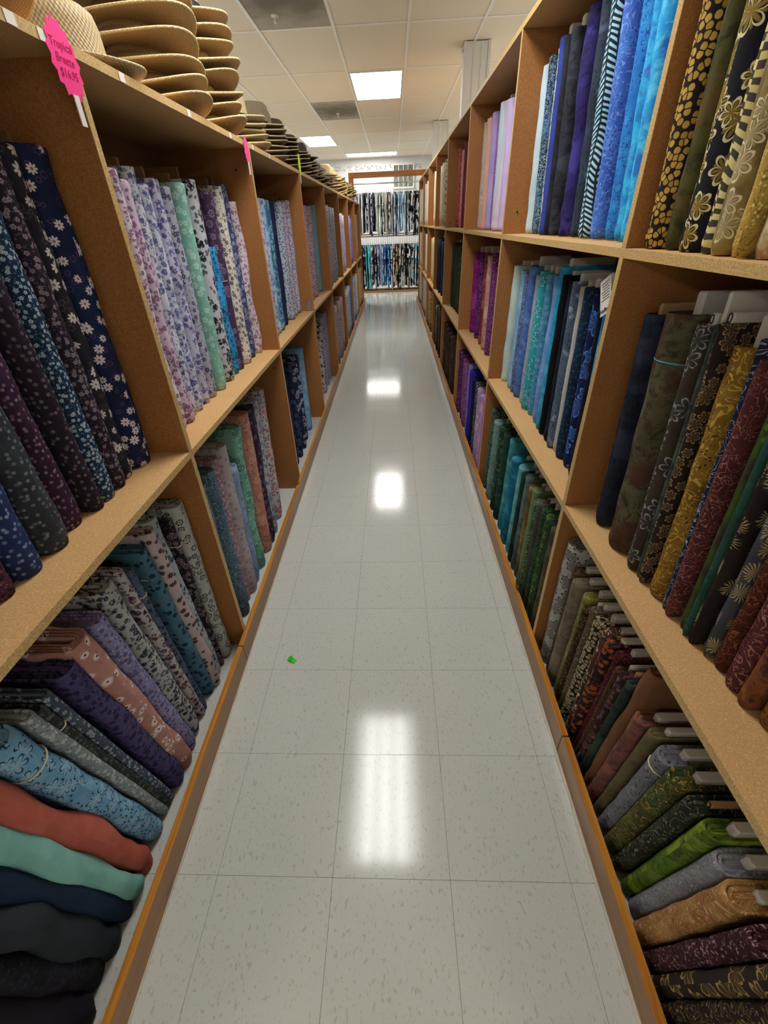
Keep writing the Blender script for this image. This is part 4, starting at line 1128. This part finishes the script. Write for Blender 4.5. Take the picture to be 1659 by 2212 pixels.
RL1 = [
 (1037, 'thin green leaf batik bolt', 'leaf', '2c4438 345042 8cac98 1c342a', 40, {}),
 (1045, 'pale sage batik bolt', 'mottle', '6c8c84 7c9c94 5c7c74 94b0a8', 40, {}),
 (1053, 'dark green fern batik bolt', 'feather', '1e3a2c 264636 7ca87c 16301f', 40, {'t': .06}),
 (1060, 'deep green batik bolt', 'mottle', '1c3c38 264a44 142e2a 305a50', 40, {}),
 (1068, 'wide turquoise batik bolt', 'mottle', '3c8c94 4c9ca4 2c7480 64b0b4', 40, {'t': .06, 'h': .54}),
 (1078, 'blue teal batik bolt', 'mottle', '1c6c8c 28809c 145878 3c94ac', 40, {}),
 (1086, 'aqua batik bolt', 'mottle', '5ca4ac 6cb2b8 4c949c 84c2c4', 40, {}),
 (1093, 'black teal batik bolt', 'mottle', '182c2c 203838 102020 284644', 40, {}),
 (1099, 'grey-green batik bolt', 'mottle', '4c6058 586c64 3c5048 6c7c74', 40, {}),
 (1105, 'brown gold batik bolt', 'mottle', '6c5a30 7c6a3c 4c3e20 8c7c4c', 40, {'t': .045}),
 (1112, 'sage vine batik bolt', 'scroll', '6c7c5c 788868 4c5c3c 94a480', 40, {'t': .042}),
 (1118, 'green blossom batik bolt', 'leaf', '34502c 3e5c36 a4b88c 24401e', 44, {'t': .042}),
 (1125, 'slate and brown batik bolt', 'mottle', '3c3c38 484844 4c3c30 545450', 40, {'t': .04}),
 (1131, 'dark green floral batik bolt', 'leaf', '1c3424 24402c 5c7c54 142819', 40, {'t': .045}),
 (1137, 'green and cream leaf batik bolt', 'feather', '2c4420 365028 94a86c 1e3416', 44, {'t': .045}),
 (1143, 'near-black green batik bolt', 'mottle', '1c2a24 24342c 141f1a 2c3e34', 40, {'t': .036}),
 (1149, 'olive brown batik bolt', 'mottle', '4c4630 58523a 3c3624 665e44', 40, {'t': .045, 'board': 'tan', 'prot': .05}),
]
bay('right', 'second right floor bay', 0, .54, .20, .52, UR[1] + TH, UR[2], .03, (-3, 1), RL1, tmax=.065)
bay('right', 'third right floor bay', 0, .54, .20, .53, UR[2] + TH, UR[3], 0, (0, 2), [
 (976, 'purple fern batik bolt', 'feather', '4c2054 5c2c64 a874a8 381640', 40), (982, 'magenta lace batik bolt', 'scroll', '6c2860 7c3470 c08cb8 501c48', 70), (988, 'orchid print batik bolt', 'speck', '6c3c74 7c4884 b894bc 54285c', 60), (994, 'periwinkle blue fabric bolt', 'solid', '7c8cc0 8898ca 6c7cb0', 40), (1000, 'royal blue-violet fabric bolt', 'solid', '2c2490 342ca0 241c78', 40), (1006, 'black-navy batik bolt', 'mottle', '12142c 1a1c3a 0c0e20 222648', 40),
 (1012, 'black and white scroll batik bolt', 'scroll', '1c1c24 24242c b4b0b8 3c3c48', 60), (1018, 'pink and lilac speckled batik bolt', 'speck', 'a88cac b498b8 745078 c8b4cc', 60), (1025, 'pink and blue streaked batik bolt', 'mottle', 'b47cac c48cba 5c8cd0 d8a8cc', 40), (1032, 'orchid pink batik bolt', 'mottle', 'a868a4 b478b0 985894 c08cbc', 40)], tmax=.08)
bay('right', 'fourth right floor bay', 0, .54, .20, .53, UR[3] + TH, UR[4], 0, (0, 1), [
 (946, 'rust brown batik bolt', 'mottle', '4c2c1c 5c3826 3c2014 6c4630', 40), (950.5, 'dark brown speckled batik bolt', 'speck', '2c2018 382a20 7c6c50 1c140e', 60), (955, 'coffee brown batik bolt', 'mottle', '3c2c20 48362a 2c2018 54443a', 40), (960, 'black-brown batik bolt', 'speck', '241c16 30261e 6c5c44 18120e', 60), (965, 'cocoa batik bolt', 'mottle', '4c3424 583e2c 3c281c 664a38', 40), (970.5, 'umber dotted batik bolt', 'dots', '2c2018 382a20 94805c 6c5c40', 60), (976.5, 'dark umber batik bolt', 'speck', '30241a 3c2e22 8c7854 201810', 60)], tmax=.11)
bay('right', 'fifth right floor bay', 0, .54, .20, .53, UR[4] + TH, UR[5], 0, (0, 0), [
 (931, 'black white-dotted fabric bolt', 'dots', '1c1a1a 242222 c0bcb4 8c8880', 60), (934.5, 'taupe fabric bolt', 'solid', '94846c a09078 887860', 40), (938, 'black speckled fabric bolt', 'speck', '1e1a18 26221e 8c8070 141110', 60), (942, 'chocolate fabric bolt', 'solid', '4c3424 583e2c 40281a', 40), (946.5, 'espresso fabric bolt', 'solid', '3c281c 483224 301e14', 40)], far=True, tmax=.13)
bay('right', 'sixth right floor bay', 0, .54, .20, .53, UR[5] + TH, UR[6], 0, (0, 0), [
 (921, 'gold leopard-print fabric bolt', 'pebble', '5c4020 6c4c28 b89450 a07c3c', 50), (924, 'gold swirl fabric bolt', 'scroll', 'a8843c b4904a 6c5020 c8a860', 40), (927.5, 'tan animal-print fabric bolt', 'pebble', '4c3820 58422a b49868 9c8050', 50)], far=True, tmax=.14)
bay('right', 'seventh right floor bay', 0, .54, .20, .60, UR[6] + TH, UR[7], 0, (0, 0), [
 (911, 'pale grey-green fabric bolt', 'mottle', 'a4b0a8 b0bab2 98a49c bcc6be', 40), (913.5, 'silver sage fabric bolt', 'mottle', '9caaa2 a8b4ac 909e96 b4beb6', 40), (916.5, 'pink-beige fabric bolt', 'solid', 'b49c90 bea69a a89084', 40)], far=True, tmax=.16)
bay('right', 'farthest right floor bay', 0, .54, .20, .60, UR[7] + TH, UR[8], 0, (0, 0), [
 (904, 'ash white fabric bolt', 'solid', 'b8bab4 c2c4be acaea8', 40), (906.5, 'fog grey fabric bolt', 'solid', 'a8aca8 b2b6b2 9ca09c', 40)], far=True, tmax=.16)

# paper hang tag on the firework bolt
def text_obj(body, size, mat, parent, mw, name='lettering', align='CENTER', sp=1.0, space=.9):
    cu = bpy.data.curves.new(name, 'FONT')
    cu.body = body; cu.size = size; cu.align_x = align; cu.align_y = 'CENTER'; cu.extrude = .0002; cu.space_line = space; cu.shear = .15
    cu.resolution_u = 2
    o = bpy.data.objects.new(name, cu); COL.objects.link(o)
    me = bpy.data.meshes.new_from_object(o)
    bpy.data.objects.remove(o); bpy.data.curves.remove(cu)
    me.materials.clear(); me.materials.append(mat)
    o = bpy.data.objects.new(name, me); COL.objects.link(o)
    o.parent = parent
    o.matrix_local = mw
    return o
tp = on_x(1308, 640, .548)
ht = thing('hang_tag', 'white printed paper tag hanging on a navy bolt beside the upright', 'tag', (.548, tp.y, tp.z), (R(-28), 0, 0))
box_obj('card', M['paper'], ht, 0, .0008, -.028, .028, -.045, .045)
base = Matrix(((0, 0, -1, -.0006), (-1, 0, 0, 0), (0, 1, 0, 0), (0, 0, 0, 1)))
text_obj('Hoffman', .016, M['black'], ht, Matrix.Translation((0, 0, -.034)) @ base)
for k in range(7):
    box_obj('printed_line', M['metal'], ht, -.0007, -.0001, -.021, .021 - (k % 3) * .004, .034 - k * .007, .0355 - k * .007)

# ------------------------------------------------------------------ straw hats on the left top board
def hat_parts(R0, rc, hc, tilt, droop, seed, body, band, bandh):
    rng = random.Random(seed)
    ph = rng.uniform(-.5, .5)
    def warp(p, r, th):
        q = max(0, (r - rc) / (R0 - rc))
        return (p[0], p[1], p[2] + droop * q ** 1.5 * (.62 * math.cos(2 * th + ph) - .22) + .004 * q * math.sin(3 * th + ph * 2))
    up = .012
    prof = [(rc * .96, .002), (rc + .01, .0), (rc + (R0 - rc) * .5, .003), (R0 - .01, up), (R0 - .003, up + .002), (R0, up + .006), (R0 - .003, up + .0095), (R0 - .01, up + .008),
            (rc + (R0 - rc) * .5, .0085), (rc + .012, .006), (rc + .003, .009), (rc * .985, .03), (rc * .94, hc * .72), (rc * .88, hc * .9), (rc * .74, hc * .99), (rc * .45, hc), (rc * .15, hc * .985), (0.0005, hc * .98)]
    m = MB().lathe(prof, 56, 1.06, .98, warp).mesh('straw_body', True)
    m.materials.append(body)
    inner = MB().lathe([(rc * .955, .002), (rc * .93, .03), (rc * .88, hc * .7), (rc * .6, hc * .93), (.0005, hc * .94)], 40, 1.06, .98).mesh('lining', True)
    inner.materials.append(M['band_tan'])
    b = MB().lathe([(rc * 1.012 + .002, .0075), (rc * 1.004 + .002, .0075 + bandh), (rc * .985 + .0005, .0075 + bandh)], 40, 1.06, .98).mesh('hat_band', True)
    b.materials.append(band)
    rim = MB().tube([warp(((R0 - .001) * 1.06 * math.cos(a), (R0 - .001) * .98 * math.sin(a), up + .006), R0, a) for a in [2 * math.pi * k / 56 for k in range(56)]], .0034, 6, True).mesh('brim_edge', True)
    rim.materials.append(M['straw_cream'] if body in (M['straw'], M['straw_pale'], M['straw_cream']) else M['straw_pale'])
    return m, inner, b, rim
_hk = {}
def hat(kind, loc, rz, label, group, tilt=(0, 0), seed=1):
    K = {'natural': (.19, .088, .105, .032, 'straw', 'band_tan', .032), 'gold': (.198, .088, .10, .034, 'straw', 'band_gold', .034), 'woven': (.175, .10, .125, .010, 'straw_woven', 'band_black', .012),
         'pale': (.165, .090, .115, .016, 'straw_pale', 'band_black', .026), 'grey': (.165, .090, .12, .016, 'straw_grey', 'band_black', .026), 'dark': (.165, .090, .12, .016, 'straw_dark', 'band_black', .03), 'cream': (.16, .09, .12, .010, 'straw_cream', 'band_black', .024), 'black band': (.18, .088, .11, .03, 'straw', 'band_black', .045)}[kind]
    key = (kind, seed % 3)
    if key not in _hk: _hk[key] = hat_parts(K[0], K[1], K[2], 0, K[3], seed * 13 + len(kind), M[K[4]], M[K[5]], K[6])
    t = thing('straw_hat', label, 'hat', loc, (tilt[0], tilt[1], rz), group)
    for nm, me in zip(('straw_body', 'lining', 'hat_band', 'brim_edge'), _hk[key]): link(nm, me, None, t)
    return t
GH = 'straw hats stacked on the left shelving'
def stack(kind, x, y, zs, where, topkind=None, jitter=.01, tl=3):
    rng = random.Random(int(y * 1000) + int(-x * 100))
    n = len(zs)
    for i, z in enumerate(zs):
        pos = 'bottom' if i == 0 else ('top' if i == n - 1 else ORD[i] + ' from bottom')
        k = topkind if (topkind and i == n - 1) else kind
        nm = {'natural': 'natural wide-brim straw hat', 'gold': 'golden-banded wide-brim straw hat', 'woven': 'open-weave straw hat', 'pale': 'pale straw fedora', 'grey': 'grey-brown straw fedora', 'dark': 'dark brown straw fedora', 'cream': 'cream straw hat', 'black band': 'black-banded wide-brim straw hat'}[k]
        hat(k, (x + rng.uniform(-jitter, jitter), y + rng.uniform(-jitter, jitter), ZLT + z), rng.uniform(-.25, .25), '%s, %s of the %s' % (nm, pos, where), GH, (R(rng.uniform(-tl, tl)), R(rng.uniform(-tl, tl))), i + 1)
hat('woven', (-.79, 1.40, ZLT + .012), .1, 'coarse woven straw hat with thin black band beside the nearest stack', GH, (0, R(1)), 1)
hat('natural', (-.80, .99, ZLT + .034), .2, 'shiny straw hat at the very top left corner', GH, (0, R(2)), 2)
stack('natural', -.80, 1.85, [.034, .066, .112, .160, .210, .258, .306, .352], 'nearest stack of hats', tl=2.5)
stack('gold', -.805, 2.27, [.036, .080, .124, .170, .216, .262, .286, .345], 'second stack of hats, golden bands', 'black band', tl=2)
stack('pale', -.785, 2.70, [.018, .042, .066, .090, .114], 'pale stack behind the golden-banded hats', tl=2)
stack('grey', -.785, 3.20, [.018 + .0245 * i for i in range(7)], 'grey-brown stack with tall crown on top', tl=1.5)
stack('dark', -.80, 3.66, [.018 + .0245 * i for i in range(7)], 'first dark stack by the yellow tag', tl=2)
stack('dark', -.79, 4.07, [.018 + .0245 * i for i in range(6)], 'second dark stack past the yellow tag', tl=3)
stack('dark', -.79, 4.47, [.018 + .0245 * i for i in range(6)], 'third dark stack past the yellow tag', tl=3)
stack('dark', -.79, 4.86, [.018 + .0245 * i for i in range(4)], 'fourth dark stack past the yellow tag', tl=3)
stack('grey', -.79, 5.26, [.018 + .0245 * i for i in range(4)], 'low stack before the cream hats', tl=3)
stack('cream', -.79, 6.12, [.016 + .034 * i for i in range(5)], 'cream stack with a tall crown', tl=2)
stack('grey', -.79, 5.70, [.018 + .0245 * i for i in range(4)], 'low stack just before the cream hats', tl=3)
for k, y in enumerate((6.55, 6.97, 7.4, 7.85, 8.3, 8.75, 9.2)):
    stack('natural' if k % 2 else 'pale', -.80, y, [.008 + .032 * i for i in range(6)], '%s far stack past the cream hats' % ORD[k], tl=3)

# ------------------------------------------------------------------ price cards and stickers
def starburst(n, ro, ri, sy=1.0):
    v = []; th = .0008
    for s in (0, 1):
        for k in range(n * 2):
            a = math.pi * k / n; r = ro if k % 2 == 0 else ri
            v.append((s * th, r * math.cos(a) * .85, r * math.sin(a) * sy))
    m = n * 2
    f = [tuple(range(m - 1, -1, -1)), tuple(range(m, 2 * m))] + [(k, (k + 1) % m, m + (k + 1) % m, m + k) for k in range(m)]
    return MB().add(v, f)
FX = Matrix(((0, 0, 1, .0011), (1, 0, 0, 0), (0, 1, 0, 0), (0, 0, 0, 1)))
def card(y, z, mat, ro, label, txt=None, sy=1.15, ry=0):
    t = thing('price_card', label, 'price card', (XLF + .0025, y, z), (0, 0, ry), 'neon price cards')
    starburst(15, ro, ro * .84, sy).build('card', mat, t)
    box_obj('tape', M['paper'], t, -.0006, .0015, -.008, .008, -ro * sy - .035, -ro * sy * .8)
    if txt and txt.strip(): text_obj(txt, .0195, M['redink'], t, FX, space=1.05)
c1 = on_x(140, 130, XLF + .003)
card(c1.y, c1.z, M['pink'], .054, 'neon pink starburst price card reading Tropical Breeze, nearest one', 'Tropical\nBreeze\n$16.95')
c2 = on_x(533, 325, XLF + .003)
card(c2.y, c2.z, M['pink'], .042, 'small neon pink price card at second upright', ' ')
c3 = on_x(647, 357, XLF + .003)
card(c3.y, c3.z, M['yellow'], .05, 'neon yellow price card among the grey hats', None, 1.3)
for k, (u, v) in enumerate(((18, 28), (88, 62), (262, 162), (408, 245), (497, 290), (546, 318), (582, 336))):
    p = on_x(u, v, XLF + .001)
    tag(box_obj('price_sticker', M['paper'], None, XLF + .0006, XLF + .0014, p.y - .012, p.y + .012, ZLT - .0185, ZLT - .001), 'white price sticker on the hat shelf edge, %s from the camera' % ORD[k], 'sticker', 'price stickers')

# ------------------------------------------------------------------ scrap on the floor
def scrap():
    rng = random.Random(3)
    pts = [(-.018, .012, 0), (-.006, .02, .002), (.004, .006, .006), (.019, -.004, .001), (.008, -.016, 0), (-.006, -.009, .004), (-.019, -.003, .001)]
    v = [(0, 0, .008)] + pts + [(x, y, z - .0 + .0) for x, y, z in pts]
    m = MB()
    n = len(pts)
    top = [(0, 0, .0085)] + [(x, y, z + .0012) for x, y, z in pts]
    bot = [(0, 0, .006)] + [(x, y, z + .0002) for x, y, z in pts]
    v = top + bot; f = []
    for k in range(n):
        a, b = 1 + k, 1 + (k + 1) % n
        f += [(0, a, b), (n + 1, n + 1 + b, n + 1 + a), (a, n + 1 + a, n + 1 + b, b)]
    m.add(v, f)
    o = m.build('plastic_scrap', M['green'], None, (-.42, 1.052, .0005))
    tag(o, 'small crumpled bright green scrap lying on the floor tiles', 'litter')
scrap()

# ------------------------------------------------------------------ clothes rack at the far end
RY = 11.55
rk = thing('clothes_rack', 'two-tier chrome clothes rack across the end of the aisle', 'clothes rack', (0, RY, 0))
for z in (2.17, 1.165):
    MB().tube([(-1.15, 0, z), (1.05, 0, z)], .014, 12).build('rail', M['metal'], rk, smooth=True)
for x in (-1.15, 1.05):
    MB().tube([(x, 0, .02), (x, 0, 2.19)], .016, 12).build('post', M['chrome'], rk, smooth=True)
box_obj('base_board', M['backp'], rk, -1.2, 1.1, -.26, .26, .0005, .035, .004)
box_obj('divider_board', M['upright'], rk, -1.13, 1.03, .26, .34, 1.19, 1.21)
UPPER = 'purple:5a4a9c:c0bcd4 white:c6cad0:b4b8c0 grey:a8acb4:d0d2d6 black:18181e:30303a white:c8ccd2:26262e grey:b4b8be:8c9098 violet:4c4488:bab4d4 black:15151b:8c8c98 silver:a8b0b0:c2c8c8 mint:b4bfb8:ccd4ce sage:a4b0aa:d0d4ce white:ccd0ce:5c6468 mint:b8c2ba:9ca8a2 peach:c8a090:d0ccca white:c4c8c8:3c4048 silver:a0aab0:bcc4c8 grey:94a0a4:b8c2c4 navy:1c2440:5c6484 sky:8cb4cc:c2d2da blue:6c9cc0:a8c4d6 silver:a0b0bc:c2ccd2 aqua:94b4c4:b8ccd4 grey:a8b4bc:5c6c78 black:17171c:9c9ca0 black:1c1c22:c2c2c2 black:141418:a8a8a8 white:b8bcba:1c1c20 black:18181c:d0d0d0 teal:3c9cb8:b4c8ce grey:8c949c:c0c6ca'.split()
LOWER = 'white:c4c8ca:1c1e24 grey:8c949c:24262e black:17181e:c2c6c8 teal:2c6c7c:4cb0c0 cyan:3ca4b8:6cc4d0 grey:9ca4a8:3c8c9c black:15161c:b4b8ba black:1a1b22:8c94a0 grey:94a0b0:2c3444 navy:24305c:7c8cb8 periwinkle:6c7cb4:8c9cc8 blue:2c58a0:b4c4d8 sky:7cb0d0:20509c azure:3c9cc8:1c2c5c navy:1a2040:8ca4cc black:121216:b8b8ba zebra:b0aeac:1a1a1e black:17161a:a89880 leopard:8c7c64:1e1a18 black:131317:c8c4be zebra:a8a6a2:18181c black:141418:8c8a88 black:16161a:c4c4c2 white:bcc0c0:20222a grey:9ca0a4:16181e white:c0c4c4:2c3038 cyan:3ca8cc:c0cacc black:15161b:b0b4b6 black:18181e:d0d2d2 grey:84888c:1c1e24'.split()
def garment_mesh(seed, L):
    rng = random.Random(seed)
    v = []; f = []; n = 14; rows = 12
    ph = rng.uniform(0, 6)
    for i in range(rows):
        q = i / (rows - 1)
        z = -L * q
        hd = .05 + .16 * min(1, q * 5) ** .7 + .015 * q
        ht = .0205 + .010 * math.sin(math.pi * min(1, q * 1.6 + .1)) + .004 * math.sin(9 * q + ph)
        cx = .006 * math.sin(4 * q + ph)
        for k in range(n):
            a = 2 * math.pi * k / n
            v.append((cx + ht * math.cos(a) * (1 + .12 * math.sin(3 * a + ph)), hd * math.sin(a), z - .03 * (1 - math.cos(a * 2)) * 0))
    for i in range(rows - 1):
        for k in range(n): f.append((i * n + k, (i + 1) * n + k, (i + 1) * n + (k + 1) % n, i * n + (k + 1) % n))
    f.append(tuple(range(n))); f.append(tuple((rows - 1) * n + k for k in range(n - 1, -1, -1)))
    b = MB().add(v, f)
    s = MB()
    pts = [(0, -.19, -.045), (.004, -.225, -.10), (.002, -.235, -.20), (-.003, -.238, -.20 - .14 * rng.random())]
    v = []; f = []
    for i, p in enumerate(pts):
        for k in range(10):
            a = 2 * math.pi * k / 10
            v.append((p[0] + (.012 + .004 * i * .6) * math.cos(a), p[1] + .022 * math.sin(a), p[2]))
    for i in range(3):
        for k in range(10): f.append((i * 10 + k, (i + 1) * 10 + k, (i + 1) * 10 + (k + 1) % 10, i * 10 + (k + 1) % 10))
    s.add(v, f)
    def fin(mb, nm):
        me = mb.mesh(nm, True)
        uv = me.uv_layers.new(name='uv')
        co = [mb.v[l.vertex_index] for l in me.loops]
        uv.data.foreach_set('uv', [c for p in co for c in (p[1] + p[0], p[2])])
        return me
    return fin(b, 'garment_body'), fin(s, 'sleeve')
hang_me = MB().tube([(0, 0, .035), (.0, .012, .048), (0, .0, .058), (0, -.013, .046), (0, -.011, .03), (0, 0, .012), (0, 0, -.085)], .003, 6).tube([(0, 0, -.085), (0, -.19, -.155), (0, .19, -.155)], .005, 6, True).mesh('hanger', True)
hang_me.materials.append(M['white'])
hang_dark = hang_me.copy(); hang_dark.materials.clear(); hang_dark.materials.append(M['darkmetal'])
for tier, (seq, zr, L) in enumerate(((UPPER, 2.17, .80), (LOWER, 1.165, .92))):
    n = len(seq)
    for k, spec in enumerate(seq):
        nm, c0, c1 = spec.split(':')
        rng = random.Random(900 + tier * 100 + k)
        x = -.80 + 1.52 * (k + .5) / n + rng.uniform(-.006, .006)
        where = '%s rail of far rack, %s from left' % ('upper' if tier == 0 else 'lower', ORD[k] if k < len(ORD) else {28: 'twenty-ninth', 29: 'thirtieth'}[k])
        drop = .048
        h = link('clothes_hanger', hang_dark if k % 9 == 4 else hang_me, None, None, (x, RY, zr - .0455)); h.rotation_euler = (0, 0, R(rng.uniform(-6, 6)))
        tag(h, 'thin wire clothes hanger on the ' + where, 'hanger', 'hangers on the far rack')
        g = thing('hanging_shirt', '%s patterned shirt on the %s' % (nm, where), 'shirt', (x, RY, zr - .165), (0, 0, h.rotation_euler[2]), 'shirts on the far rack')
        b, s = garment_mesh(k * 7 + tier, L + rng.uniform(-.08, .05))
        mt = fabric('blotch', '%s %s %s' % (c0, c1, c0), 34)
        link('body', b, mt, g); link('sleeve', s, mt, g)
print('BOLTS', NB[0])
